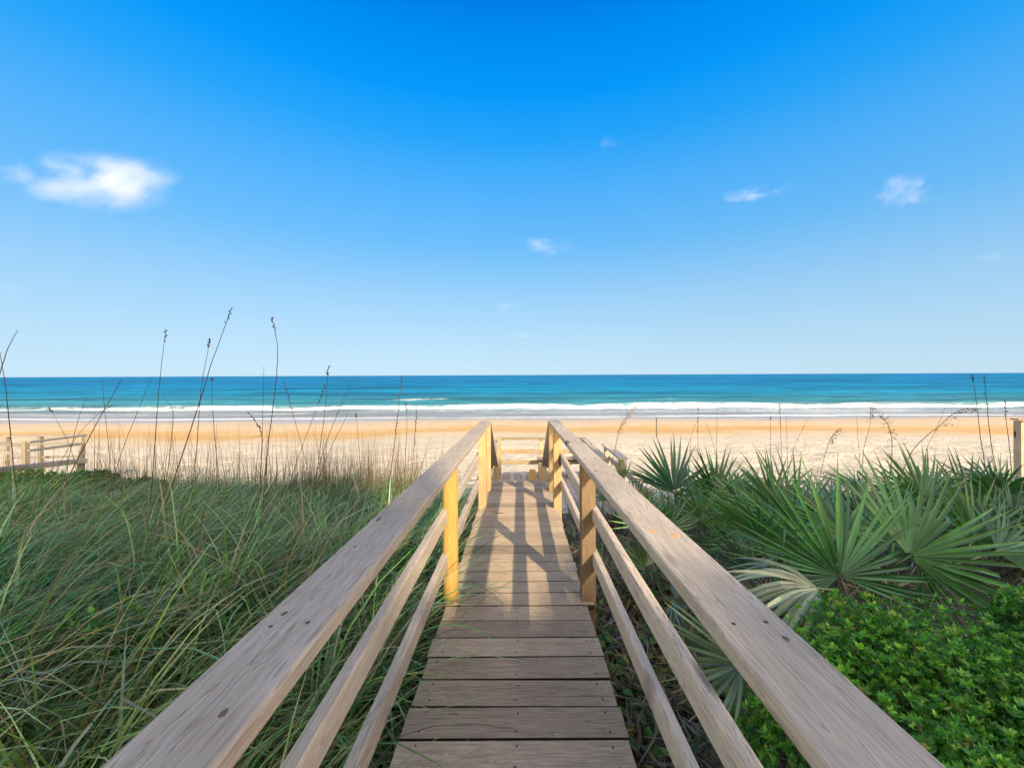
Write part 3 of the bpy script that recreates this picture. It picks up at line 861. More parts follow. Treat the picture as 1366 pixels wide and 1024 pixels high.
OATS = [
 ([(-22, 580), (0, 497), (12, 462), (24, 440)], 4.0, 'dark bare sea oat stem leaning right across the left edge of the photo', 0, .005),
 ([(26, 690), (16, 600), (8, 520), (0, 470)], 4.0, 'straight dark sea oat stem crossing the left edge below the horizon', 0, .0055),
 ([(80, 660), (110, 600), (140, 545), (163, 505)], 3.6, 'slanting sea oat stem rising over the weathered walkover to the horizon', .0, .005),
 ([(199, 690), (206, 600), (213, 510), (221, 440)], 4.2, 'upright sea oat stem reaching well above the horizon between walkover and tallest stem', .12, .005),
 ([(225, 660), (245, 600), (268, 530), (287, 470), (309, 411)], 3.8, 'tallest sea oat stem, leaning right high into the sky', .1, .006),
 ([(252, 680), (262, 600), (268, 520), (277, 470), (279, 453)], 4.4, 'sea oat stem with small dark seeds at its tip, just left of the tallest stem', .18, .0045),
 ([(293, 660), (287, 590), (283, 540), (283, 506)], 4.6, 'short straight sea oat stem ending in a hooked tip at the horizon', .07, .0045),
 ([(350, 690), (357, 600), (367, 520), (370, 465), (363, 424)], 3.9, 'tall sea oat stem whose tip bends left above the horizon', .16, .0055),
 ([(347, 690), (349, 600), (351, 540), (352, 488)], 4.5, 'thin vertical sea oat stem beside the tall one with the bent tip', .0, .004),
 ([(345, 660), (350, 590), (343, 565), (331, 550)], 4.4, 'sea oat with scattered dark husks arching left over the sand', .5, .004),
 ([(418, 665), (428, 590), (435, 530), (438, 489)], 4.6, 'slender sea oat stem rising to the horizon left of the boardwalk thicket', .15, .0045),
 ([(375, 680), (398, 610), (418, 555), (434, 513)], 4.6, 'sea oat stem leaning right across the surf line', .2, .004),
 ([(420, 665), (404, 600), (390, 550), (379, 510)], 5.0, 'sea oat stem leaning left across the surf line', .3, .004),
 ([(408, 680), (432, 600), (455, 540), (472, 503)], 5.0, 'long sea oat stem leaning right with its tip at the horizon', 0, .0045),
 ([(420, 650), (440, 600), (460, 560), (472, 532)], 5.4, 'shorter sea oat stem leaning right beneath the long leaning one', 0, .004),
 ([(78, 670), (92, 610), (104, 560), (115, 530)], 4.8, 'thin sea oat stem standing by the right post of the weathered walkover', 0, .004),
 ([(136, 690), (160, 610), (183, 550), (202, 503)], 4.4, 'bare sea oat stem leaning right up to the horizon right of the walkover', 0, .004),
 ([(152, 680), (146, 610), (140, 550), (136, 503)], 4.8, 'nearly upright sea oat stem touching the horizon right of the walkover', 0, .0038),
 ([(218, 670), (227, 600), (231, 556), (227, 540), (218, 530)], 4.4, 'sea oat stem with its top bowed over to the left', 0, .004),
 ([(514, 680), (525, 600), (531, 550), (536, 502)], 4.6, 'dark sea oat with a dense seed spike left of the boardwalk railing', .42, .006),
 ([(538, 680), (541, 610), (543, 560), (541, 537)], 5.2, 'thin sea oat stem between the dense seed spike and the railing', .2, .004),
 ([(547, 660), (552, 600), (554, 570), (556, 548)], 5.2, 'sea oat with beaded seed spike nearest the left railing', .45, .0045),
 ([(482, 660), (480, 610), (477, 575), (475, 552)], 5.4, 'short upright sea oat stem before the orange sand left of the boardwalk', .1, .004),
 ([(60, 660), (90, 600), (122, 560), (150, 540)], 5.2, 'fine sea oat stem bowing right in front of the walkover rails', .2, .0035),
 ([(108, 655), (95, 600), (80, 568), (66, 545)], 5.4, 'fine sea oat stem bowing left in front of the walkover rails', .1, .0035),
 ([(1029, 650), (1028, 600), (1028, 556)], 6.5, 'leftmost upright sea oat stem between the two groups of palmettos', .1, .0045),
 ([(1043, 650), (1042, 590), (1040, 538)], 6.4, 'tallest upright sea oat stem between the two groups of palmettos', .25, .0045),
 ([(1051, 650), (1050, 600), (1049, 556)], 6.6, 'thin upright sea oat stem right of the tallest one between the palmettos', .0, .004),
 ([(1050, 640), (1060, 595), (1079, 557)], 6.6, 'sea oat stem leaning right over the orange sand between the palmettos', .0, .004),
 ([(1085, 680), (1095, 630), (1105, 592), (1117, 572)], 5.0, 'sea oat with a small nodding plume above the big palmetto', .25, .004),
 ([(1186, 640), (1190, 600), (1186, 570), (1170, 549)], 5.4, 'sea oat with a drooping plume bent left over the far palmettos', .4, .005),
 ([(1195, 650), (1218, 600), (1250, 570), (1278, 548), (1300, 544)], 4.6, 'sea oat with a long feathery plume arching right over the far palmettos', .42, .0045),
 ([(1318, 640), (1309, 590), (1303, 540), (1297, 500)], 5.0, 'dark upright sea oat stem reaching the horizon near the right edge', .1, .005),
 ([(1332, 640), (1322, 590), (1317, 545), (1313, 500)], 5.0, 'dark sea oat stem with seeds, second from the right edge railing', .25, .005),
 ([(1350, 640), (1346, 590), (1342, 560), (1341, 534)], 5.0, 'sea oat with a knotted dark tip beside the right edge railing', .25, .0045),
 ([(1150, 650), (1152, 600), (1160, 570), (1161, 543)], 5.6, 'fine sea oat stem left of the drooping plume', .2, .004),
 ([(1148, 650), (1146, 600), (1142, 556)], 5.8, 'thin bare sea oat stem at the left of the far palmettos', .0, .0035),
 ([(1225, 650), (1236, 600), (1250, 570), (1262, 540)], 5.4, 'fine sea oat stem crossing behind the long feathery plume', .0, .0035),
 ([(820, 600), (826, 572), (836, 555), (845, 542)], 7.2, 'pale sea oat plume rising just right of the boardwalk handrail', .6, .005),
 ([(931, 640), (931, 590), (931, 540)], 6.6, 'upright sea oat stem above the middle palmetto', .3, .0042),
 ([(957, 640), (956, 590), (957, 540)], 6.6, 'thin upright sea oat stem right of the middle palmetto', .0, .0042),
 ([(920, 610), (922, 580), (932, 558)], 6.6, 'short bent sea oat stem behind the middle palmetto', .0, .0035),
 ([(958, 620), (948, 580), (940, 560)], 6.6, 'short sea oat stem leaning left behind the middle palmetto', .0, .0035),
]
for (pts, d, lab, head, r) in OATS:
    sea_oat(pts, d, lab, head, r, spike='plume' not in lab)

# ------------------------------------------------------------------ palmettos
G1, G2, G3 = (0.034, 0.125, 0.034), (0.055, 0.155, 0.044), (0.044, 0.130, 0.070)
def frond_mesh(R, n=26, spread=2.1, droop=.25, cup=.18, base=G1, tip=(.20, .15, .05), seed=0, dead=0.0, fused=.26, wmul=1.15):
    rr = random.Random(seed)
    vs, fs, cs = [], [], []
    pitch = 2 * spread / n
    for i in range(n):
        u = (i + .5) / n * 2 - 1
        phi = u * spread + rr.uniform(-.045, .045)
        L = R * (1 - .22 * abs(u) ** 2.2) * rr.uniform(.90, 1.06)
        dr = droop * rr.uniform(.6, 1.5)
        tw = rr.uniform(-.25, .25)
        brk = rr.uniform(.5, .8) if rr.random() < .10 + dead else None
        k = rr.uniform(.58, 1.38); jz = rr.uniform(-.2, .2)
        st = [0.03, .14, .3, .44, .6, .76, .9, 1.0]
        b0 = len(vs)
        d = Vector((math.sin(phi), math.cos(phi), 0)); s = Vector((math.cos(phi), -math.sin(phi), 0))
        for t in st:
            r = L * t
            wf = math.tan(pitch / 2) * fused * R * wmul
            if t <= fused: wd = math.tan(pitch / 2) * r * wmul
            else:
                q = (t - fused) / (1 - fused); wd = wf * (1 + .25 * math.sin(q * math.pi)) * (1 - q ** 1.7)
            wd = max(wd, .0006)
            z = cup * r * (abs(u) ** 1.5) + (.05 + jz * max(0, t - .12)) * r - dr * R * (max(0, t - .25)) ** 2
            if brk and t > brk: z -= (t - brk) * R * 1.0; r -= (t - brk) * L * .45
            lat = s * (tw * .10 * R * max(0, t - .4) ** 2)
            c = d * r + lat + Vector((0, 0, z))
            fold = wd * .75
            vs += [c - s * wd, c + Vector((0, 0, -fold)), c + s * wd]
            f = max(0, (t - .86) / .14) * rr.uniform(.3, 1) if not dead else .5
            col = tuple((base[j] * k) * (1 - f) + tip[j] * f for j in range(3)) + (1,)
            rib = tuple(min(1, q * 1.5) for q in col[:3]) + (1,)
            cs += [col, rib, col]
        for j in range(len(st) - 1):
            a = b0 + j * 3
            fs += [(a, a + 1, a + 4, a + 3), (a + 1, a + 2, a + 5, a + 4)]
    return vs, fs, cs

def frame(hub, axis, normal):
    y = Vector(axis).normalized(); z = Vector(normal)
    z = (z - y * z.dot(y)).normalized(); x = y.cross(z)
    return Matrix(((x.x, y.x, z.x, hub.x), (x.y, y.y, z.y, hub.y), (x.z, y.z, z.z, hub.z), (0, 0, 0, 1)))

_fs = [100]
def add_frond(root, hub, axis, normal, R, crown, **kw):
    _fs[0] += 1
    pale = kw.pop('label', None)
    vs, fs, cs = frond_mesh(R, seed=_fs[0], **kw)
    M = frame(hub, axis, normal)
    m = MB(); m.add([M @ Vector(v) for v in vs], fs, cs)
    o = m.build('frond', M_frond, root)
    if pale: o['label'] = pale
    # petiole from the crown to the hub, its end running a little into the blade
    y = Vector(axis).normalized(); c = Vector(crown)
    L = (hub - c).length
    h = MB()
    pth = []
    for k in range(9):
        t = k / 8; p0, p1, p2, p3 = c, c + Vector((0, 0, L * .35)), hub - y * L * .3, hub + y * R * .10
        pth.append(p0 * (1 - t) ** 3 + p1 * 3 * t * (1 - t) ** 2 + p2 * 3 * t * t * (1 - t) + p3 * t ** 3)
    dead = kw.get('dead', 0)
    h.tube(pth, [.009 - .004 * k / 8 for k in range(9)], 5, tint=(.10, .17, .05, 1) if not dead else (.2, .15, .09, 1))
    po = h.build('petiole', M_frond, o, smooth=True)
    po.matrix_parent_inverse = Matrix.Identity(4)
    return o

def palmetto(cx, cy, label, fronds, group='saw palmettos beside the boardwalk', extra=5, dead=2, R=.6, H=.75):
    """fronds: (px, py, depth, axis, normal, R, options)"""
    z = gz(cx, cy)
    root = empty('saw_palmetto', (cx, cy, z), label, 'palmetto', group)
    m = MB()
    m.tube([(cx, cy, z - .15), (cx + .02, cy, z + .08), (cx, cy + .02, z + .2)], [.09, .08, .05], 9, tint=(.10, .07, .045, 1))
    for k in range(26):   # fibrous leaf bases
        a = random.uniform(0, 6.28); q = Vector((cx + math.cos(a) * .06, cy + math.sin(a) * .06, z + random.uniform(-.02, .12)))
        m.tube([q, q + Vector((math.cos(a) * .09, math.sin(a) * .09, .14))], [.014, .006], 4, tint=(.16, .11, .07, 1))
    m.build('trunk', M_dry, root)
    crown = Vector((cx, cy, z + .15))
    for f in fronds:
        px, py, d, ax, no, r = f[:6]; o = f[6] if len(f) > 6 else {}
        add_frond(root, P(px, py, d), ax, no, r, crown, **dict({'base': random.choice((G1, G2, G3))}, **o))
    for k in range(extra):
        a = 2 * math.pi * (k + random.random() * .7) / max(1, extra); t = random.uniform(.35, 1.15)
        L = H * random.uniform(.6, 1.05)
        dirv = Vector((math.cos(a) * math.sin(t), math.sin(a) * math.sin(t), math.cos(t)))
        hub = crown + dirv * L
        ax = (dirv + Vector((math.cos(a), math.sin(a), -.1)) * .35).normalized()
        no = Vector((-math.cos(a) * .75, -math.sin(a) * .75, 1.0)) + Vector((random.uniform(-.3, .3), random.uniform(-.5, .1), 0))
        add_frond(root, hub, ax, no, R * random.uniform(.75, 1.05), crown, base=random.choice((G1, G2, G3)), spread=random.uniform(1.7, 2.2), n=random.choice((22, 25, 28)), droop=random.uniform(.1, .4))
    for k in range(dead):
        a = random.uniform(0, 6.28); L = H * .5
        hub = crown + Vector((math.cos(a) * L, math.sin(a) * L, .0))
        add_frond(root, hub, (math.cos(a), math.sin(a), -.5), (math.cos(a) * .3, math.sin(a) * .3, 1), R * .7, crown, base=(.20, .155, .10), tip=(.14, .10, .07), dead=.5, droop=.7, spread=1.3, n=16)
    return root

# the big palmetto whose fan faces the viewer
palmetto(1.62, 2.45, 'big palmetto with a full fan facing the viewer, right of the handrail', [
    (1120, 768, 2.0, (-.10, .25, 1), (-.15, -1, .45), .61, dict(n=38, spread=2.1, droop=.14, cup=.05, base=G1, wmul=1.15)),
    (1005, 765, 2.35, (-.75, .2, .75), (-.2, -.9, .55), .36, dict(n=16, spread=1.0, droop=.1, base=G3)),
    (1060, 700, 2.75, (-.55, .3, .9), (.1, -1, .35), .58, dict(n=24, spread=1.5, droop=.12, base=G1)),
    (1040, 735, 2.6, (-.7, .1, .55), (0, -.9, .6), .42, dict(n=18, spread=1.2, droop=.15, base=G3)),
    (975, 725, 3.2, (-.4, .1, .9), (0, -1, .5), .42, dict(n=20, spread=1.5, droop=.15, base=G1)),
    (1030, 672, 3.6, (.1, .2, 1), (0, -1, .35), .52, dict(n=20, spread=1.3, droop=.08, base=G3, wmul=1.3)),
    (1000, 700, 3.0, (-.8, .1, .5), (0, -.8, .7), .40, dict(n=20, spread=1.6, droop=.15, base=G2)),
    (1092, 785, 1.62, (-1, -.05, .18), (-.05, -.35, 1), .36, dict(n=20, spread=.95, droop=1.0, fused=.5, wmul=1.3, base=(.20, .25, .17), tip=(.2, .2, .15), label='pale grey-green drooping frond seen from its underside')),
    (990, 885, 1.30, (-1, .1, .18), (-.2, -.8, .7), .28, dict(n=18, spread=1.3, droop=.3, base=(.06, .11, .07))),
  ], extra=2, dead=4)
palmetto(2.25, 2.5, 'palmetto with a fan thrown out to the right edge above the leafy shrub', [
    (1213, 742, 1.95, (.86, .1, .48), (-.25, -.95, .55), .66, dict(n=26, spread=1.5, droop=.12, cup=.03, base=G2, wmul=1.1)),
    (1192, 722, 2.5, (.1, .2, 1), (0, -1, .25), .46, dict(n=22, spread=1.2, droop=.08, base=G3)),
    (1150, 700, 2.9, (.1, .2, 1), (.1, -1, .35), .42, dict(n=20, spread=1.3, droop=.1, base=G3)),
    (1225, 752, 2.15, (.35, -.2, -.8), (-.1, -.9, .3), .38, dict(n=9, spread=.9, droop=.1, base=G2, wmul=.9)),
    (1330, 735, 2.5, (.9, .1, .3), (0, -1, .5), .45, dict(n=20, spread=1.3, droop=.2, base=G3)),
    (1300, 720, 2.6, (.5, .2, .8), (0, -1, .4), .5, dict(n=22, spread=1.5, droop=.1, base=G1)),
  ], extra=1, dead=4)
palmetto(4.5, 4.35, 'far palmetto whose spiky fans point up against the sand, left of the right edge', [
    (1232, 668, 3.9, (-.35, .25, 1), (0, -1, .35), .60, dict(n=24, spread=1.6, droop=.06, cup=.02, base=G1, wmul=1.5)),
    (1205, 672, 4.1, (-.9, .1, .5), (0, -1, .5), .52, dict(n=22, spread=1.1, droop=.1, base=(.03, .08, .03))),
    (1290, 668, 4.1, (.1, .25, 1), (0, -1, .3), .58, dict(n=22, spread=1.4, droop=.05, cup=.02, base=G3, wmul=1.5)),
  ], extra=3, dead=2)
palmetto(5.3, 4.4, 'dense palmetto at the right edge below the grey railing post', [
    (1335, 672, 4.0, (.25, .25, 1), (0, -1, .35), .55, dict(n=28, spread=1.6, droop=.06, base=G1)),
    (1350, 700, 3.7, (.6, .1, .7), (0, -1, .5), .5, dict(n=24, spread=1.7, droop=.1, base=G3)),
    (1300, 700, 3.6, (-.3, .1, .8), (0, -1, .6), .4, dict(n=22, spread=1.7, droop=.15, base=G2)),
  ], extra=4, dead=2)
palmetto(2.15, 5.35, 'middle palmetto with two upright fans close to the handrail', [
    (899, 655, 4.9, (-.10, .2, 1), (0, -1, .3), .72, dict(n=18, spread=1.15, droop=.05, base=G3, wmul=1.5)),
    (955, 660, 4.8, (.05, .2, 1), (.1, -1, .3), .62, dict(n=20, spread=1.35, droop=.08, base=G1, wmul=1.5)),
    (888, 705, 4.2, (-.2, 0, 1), (0, -1, .5), .46, dict(n=20, wmul=1.4, spread=2.1, droop=.2, base=G1)),
    (935, 690, 4.3, (.1, 0, 1), (.1, -1, .5), .42, dict(n=20, wmul=1.4, spread=2.2, droop=.2, base=G2)),
    (975, 690, 4.5, (.8, .1, .5), (.1, -1, .5), .5, dict(n=22, spread=1.3, droop=.15, base=G2)),
  ], extra=3, dead=3)
palmetto(1.35, 5.6, 'small pale palmetto tucked against the boardwalk posts', [
    (832, 640, 5.5, (-.2, .2, 1), (0, -1, .3), .36, dict(n=14, spread=.7, droop=.1, base=(.13, .20, .06))),
    (845, 672, 5.0, (.2, 0, 1), (0, -1, .4), .42, dict(n=20, spread=1.2, droop=.15, base=G2)),
    (866, 690, 4.4, (-.5, 0, .8), (0, -1, .6), .36, dict(n=18, spread=1.6, droop=.2, base=G2)),
  ], extra=1, dead=1, R=.4, H=.4)
palmetto(1.15, 3.3, 'low palmetto with ragged fans under the right handrail', [
    (860, 755, 3.1, (-.3, -.1, .6), (0, -.8, 1), .34, dict(n=20, spread=2.0, droop=.35, base=(.08, .14, .05))),
    (900, 800, 2.5, (.2, -.3, .3), (0, -.6, 1), .32, dict(n=18, spread=1.9, droop=.4, base=(.10, .14, .08))),
    (855, 700, 3.6, (.1, 0, .8), (0, -.9, .7), .36, dict(n=20, spread=1.8, droop=.25, base=G2)),
  ], extra=1, dead=4, R=.38, H=.4)
more = [(3.1, 5.7, 'palmetto half hidden behind the big fan, level with the dune edge'), (3.3, 3.9, 'palmetto filling the gap behind the fan thrown to the right'),
        (6.6, 5.2, 'palmetto standing behind the dense one at the right edge'), (2.6, 4.2, 'dark palmetto directly behind the big fan'), (5.4, 3.1, 'palmetto at the right edge above the leafy shrub')]
for (x, y, lab) in more:
    palmetto(x, y, lab, [], extra=7, dead=3, R=.52, H=.5)

# ------------------------------------------------------------------ leafy shrubs
def shrub(name, label, cx, cy, rx, ry, h, nclus, per, leaf, pal, group=None, z0=None, lumps=9, forced=()):
    z = gz(cx, cy) if z0 is None else z0
    root = empty(name, (cx, cy, z), label, 'shrub', group)
    # lumpy crown: a set of mounds; leaf rosettes sit through each mound's outer shell
    L = []
    for k in range(lumps):
        a = random.uniform(0, 6.28); q = math.sqrt(random.random()) * .8
        L.append((cx + math.cos(a) * rx * q, cy + math.sin(a) * ry * q, h * random.uniform(.55, .82) * (1 - .25 * q), random.uniform(.28, .5)))
    L += list(forced)
    V, Q, C = [], [], []; b = 0
    pal = [np.array(p) for p in pal]
    m = MB()
    for c in range(nclus):
        lx, ly, lz, lr = random.choice(L)
        a = random.uniform(0, 6.28); e = math.asin(random.uniform(-.25, 1)); s = random.uniform(.55, 1.05) ** .6
        R_ = lr * min(rx, ry) * 1.3
        nrm = Vector((math.cos(a) * math.cos(e), math.sin(a) * math.cos(e), math.sin(e)))
        p = Vector((lx, ly, z + lz)) + Vector((nrm.x * R_ * s, nrm.y * R_ * s, nrm.z * (h - lz) * s * 1.2))
        up = (nrm + Vector((0, 0, 1.0)) + Vector([random.uniform(-.4, .4) for _ in range(3)])).normalized()
        a1 = up.orthogonal().normalized(); a2 = up.cross(a1)
        base = pal[random.randrange(len(pal))] * random.uniform(.6, 1.3); lsz = leaf * random.uniform(.65, 1.3)
        for j in range(per):
            th = j * 2.4 + random.random() * .5; el = random.uniform(.15, 1.2)
            d = (a1 * math.cos(th) + a2 * math.sin(th)) * math.cos(el) + up * math.sin(el)
            st = p + up * (leaf * .5 * j / per)
            s_ = d.cross(up + Vector((random.uniform(-.5, .5), random.uniform(-.5, .5), random.uniform(-.5, .5)))).normalized()
            ln = lsz * random.uniform(.7, 1.25); wd = ln * random.uniform(.18, .28); n2 = d.cross(s_)
            cc = base * random.uniform(.8, 1.25)
            if random.random() < .03: cc = np.array((.35, .33, .05))
            V += [st, st + d * ln * .45 - s_ * wd + n2 * wd * .3, st + d * ln - n2 * 0, st + d * ln * .45 + s_ * wd + n2 * wd * .3]
            V_c = (cc[0], cc[1], cc[2], 1.0)
            C += [V_c] * 4
            Q.append((b, b + 1, b + 2, b + 3)); b += 4
        if c % 45 == 0:
            g = Vector((cx + random.uniform(-.3, .3) * rx, cy + random.uniform(-.3, .3) * ry, z - .05))
            mid_ = g.lerp(p, .5) + Vector((random.uniform(-.05, .05), random.uniform(-.05, .05), .05))
            m.tube([g, mid_, p], [.008, .005, .0025], 5, tint=(.15, .11, .08, 1))
    m.build('branches', M_dry, root)
    np_mesh('foliage', np.array([tuple(v) for v in V]), np.array(Q), np.array(C), M_leaf, root, smooth=False)
    return root
BR = [(0.10, 0.30, 0.024), (0.13, 0.36, 0.03), (0.06, 0.20, 0.02), (0.20, 0.41, 0.045), (0.075, 0.25, 0.035)]
shrub('leafy_shrub', 'bright green leafy shrub filling the lower right corner, nearest the handrail', 1.30, .95, .62, .62, .85, 17000, 8, .0175, BR, lumps=12, forced=((1.26, 1.40, .60, .38), (1.0, 1.15, .5, .4), (.95, .8, .5, .4), (1.5, 1.35, .5, .4)))
shrub('leafy_shrub', 'bright green leafy shrub spreading to the right edge below the fans', 2.35, 1.05, .95, .62, .74, 17000, 8, .019, BR, lumps=14)
DK = [(0.07, 0.19, 0.025), (0.10, 0.25, 0.035), (0.045, 0.13, 0.02)]
GRP = 'green shrubs at the back of the dune on the left'
shrub('dune_shrub', 'low dark green shrub in front of the weathered walkover', -8.0, 6.6, 1.4, .9, .66, 2400, 8, .06, DK, GRP)
shrub('dune_shrub', 'low green shrub at the left edge below the weathered walkover', -10.6, 7.4, 1.6, .9, .66, 2200, 8, .06, DK, GRP)
shrub('dune_shrub', 'low green shrub right of the weathered walkover among the stems', -8.3, 7.9, 1.3, .7, .50, 1500, 8, .055, DK, GRP)
shrub('dune_shrub', 'tangled green shrub between far palmettos and the sand', 3.9, 6.6, 1.3, .7, .45, 800, 8, .05, DK, 'green shrubs behind the palmettos')
shrub('dune_shrub', 'green vine-like shrub below the fans of the far right palmettos', 4.5, 3.5, .9, .5, .62, 900, 8, .045, [(0.07, 0.16, 0.03), (0.10, 0.20, 0.05)], 'green shrubs behind the palmettos')

WG = 'leafy weeds growing up through the dune grass'
q = P(190, 800, 1.9); shrub('leafy_weed', 'small broad-leaved weed in the grass at the lower left', q.x, q.y, .14, .14, .50, 40, 5, .045, DK, WG, lumps=4)
q = P(110, 850, 1.8); shrub('leafy_weed', 'broad-leaved weed in the grass nearest the lower left corner', q.x, q.y, .12, .12, .46, 30, 5, .045, DK, WG, lumps=4)
q = P(560, 700, 3.0); shrub('leafy_weed', 'broad-leaved weed beside the left railing near the round yellow post', q.x, q.y, .16, .16, .5, 60, 5, .06, DK, WG, lumps=4)

# broad-leaved creepers and leaf litter near the walk
def litter():
    V, Q, C = [], [], []; b = 0
    for k in range(19000):
        if k % 9 == 4: x = random.uniform(.46, 1.9); y = random.uniform(.3, 5)
        elif k % 9 > 5: x = random.uniform(.46, 1.2); y = random.uniform(.5, 3.6)
        elif k % 3: x = random.uniform(.5, 7); y = random.uniform(.2, 7.5)
        else: x = random.uniform(-1.3, -.47); y = random.uniform(.2, 6)
        if x > 1.5 * y + 1.2: continue
        g = random.random() < (.22 if x > 0 else .45)
        p = Vector((x, y, gz(x, y) + abs(random.gauss(0, .07)) + (.05 if g else .01)))
        a = random.uniform(0, 6.28); t = random.gauss(0, .5)
        d = Vector((math.cos(a), math.sin(a), t)).normalized(); s_ = Vector((-math.sin(a), math.cos(a), random.gauss(0, .5))).normalized()
        if g: ln, wd = random.uniform(.03, .07), random.uniform(.012, .028); c = random.choice(((.06, .17, .03), (.09, .22, .03), (.20, .22, .03)))
        else: ln, wd = random.uniform(.05, .28), random.uniform(.003, .010); c = random.choice(((.19, .14, .09), (.12, .085, .055), (.27, .22, .15), (.34, .31, .26), (.22, .13, .08)))
        n2 = d.cross(s_)
        V += [p, p + d * ln * .5 - s_ * wd, p + d * ln + n2 * random.uniform(-.02, .02), p + d * ln * .5 + s_ * wd]
        C += [(*c, 1)] * 4; Q.append((b, b + 1, b + 2, b + 3)); b += 4
    return np_mesh('leaf_litter', np.array([tuple(v) for v in V]), np.array(Q), np.array(C), M_leaf, smooth=False)
def wrack():
    V, Q, C = [], [], []; b = 0
    for k in range(5200):
        x = random.uniform(-13, 12); y = 8.3 + abs(random.gauss(0, 1)) * 2.6
        if vnoise(np.array([x * .8]), np.array([y * 2.2]), 55)[0] < .45: continue
        if -.7 < x < 2.3 and y < 10.4: continue
        p = Vector((x, y, gz(x, y) + .012)); a = random.gauss(0, .7); d = Vector((math.cos(a), math.sin(a), random.gauss(0, .12)))
        s_ = Vector((-math.sin(a), math.cos(a), random.gauss(0, .5))); ln = random.uniform(.04, .22); wd = random.uniform(.004, .012)
        V += [p, p + d * ln * .5 - s_ * wd, p + d * ln, p + d * ln * .5 + s_ * wd + Vector((0, 0, wd))]
        c = random.choice(((.16, .11, .07), (.10, .075, .05), (.24, .18, .12)))
        C += [(*c, 1)] * 4; Q.append((b, b + 1, b + 2, b + 3)); b += 4
    return np_mesh('beach_wrack', np.array([tuple(v) for v in V]), np.array(Q), np.array(C), M_dry, smooth=False)
tag(wrack(), 'scattered dry straw and twigs lying on the sand along the foot of the dune', 'dry debris', kind='stuff')
tag(litter(), 'dry leaf litter and small green creepers on the ground beside the boardwalk', 'leaf litter', kind='stuff')

# ------------------------------------------------------------------ trees behind the viewer that shade the dune
def tree(label, blobs, trunk, n, leaf=.16):
    root = empty('shade_tree', (trunk[0], trunk[1], gz(*trunk)), label, 'tree', 'trees behind the viewer')
    g = Vector((trunk[0], trunk[1], gz(*trunk) - .3))
    m = MB()
    for (c, r) in blobs:
        c = Vector(c); c.z += CH
        md = g.lerp(c, .5) + Vector((random.uniform(-.3, .3), random.uniform(-.2, .2), .3))
        m.tube([g, md, c], [.16, .10, .04], 8)
    m.build('trunk', M_bark, root, smooth=True)
    tot = sum(r[0] * r[2] for _, r in blobs)
    V, C = [], []
    for (c, r) in blobs:
        k = int(n * r[0] * r[2] / tot)
        p = rng.normal(0, 1, (k, 3)); p /= np.linalg.norm(p, axis=1)[:, None]
        p *= rng.uniform(.25, 1, (k, 1)) ** .45
        p = p * np.array(r) + np.array(c) + np.array((0, 0, CH))
        a = rng.normal(0, 1, (k, 3)); a /= np.linalg.norm(a, axis=1)[:, None]
        bb = np.cross(a, rng.normal(0, 1, (k, 3))); bb /= np.linalg.norm(bb, axis=1)[:, None]
        l = leaf * rng.uniform(.7, 1.3, (k, 1))
        V.append(np.stack([p - a * l, p - bb * l * .5, p + a * l, p + bb * l * .5], 1).reshape(-1, 3))
        col = np.array((.05, .11, .03)) * rng.uniform(.7, 1.3, (k, 1))
        C.append(np.repeat(np.concatenate([col, np.ones((k, 1))], 1), 4, 0))
    V = np.concatenate(V); C = np.concatenate(C)
    np_mesh('crown', V, np.arange(len(V)).reshape(-1, 4), C, M_leaf, root, smooth=False)
DX, DY, DH = 3.95, -8.0, 4.76       # the crowns stand twelve metres behind the viewer
def sh(L): return [((c[0] + DX, c[1] + DY, c[2] + DH), r) for c, r in L]
tree('wide leafy tree standing behind the viewer on the left, shading the grass',
     sh([((-9, -4, 3.2), (4.2, 1.4, 2.6)), ((-4.5, -4, 3.0), (3.2, 1.4, 2.9)), ((-.6, -4, 3.2), (2.6, 1.3, 2.7)), ((-14, -4, 3.0), (3.5, 1.4, 2.8)), ((1.2, -4, 3.6), (1.35, 1.2, 2.0)), ((1.4, -4.0, 5.3), (1.5, 1, 1.1))]),
     (-3, -12.5), 34000)
tree('leafy tree standing behind the viewer on the right, shading the palmettos',
     sh([((7.2, -4, 3.2), (2.2, 1.4, 2.6)), ((10.5, -4, 3.0), (3.0, 1.4, 2.8)), ((14.5, -4, 3.0), (3.0, 1.4, 2.6)), ((6.2, -4, 4.5), (1.3, 1.2, 1.3)), ((5.7, -4, 2.5), (1.35, 1.1, 1.0))]),
     (12, -12.5), 20000)
tree('spreading leafy tree behind the viewer that shades the near planks',
     sh([((2.6, -4, .85), (2.9, 1.1, 1.45)), ((6.4, -4, .8), (2.8, 1.1, 1.5)), ((-1.5, -4, .6), (3.0, 1.1, 1.5)), ((-6, -4, .4), (3.0, 1.1, 1.5)), ((10, -4, .4), (3, 1.1, 1.5)), ((4.0, -4, 2.3), (.5, .8, .42))]),
     (4, -12.5), 30000, .15)

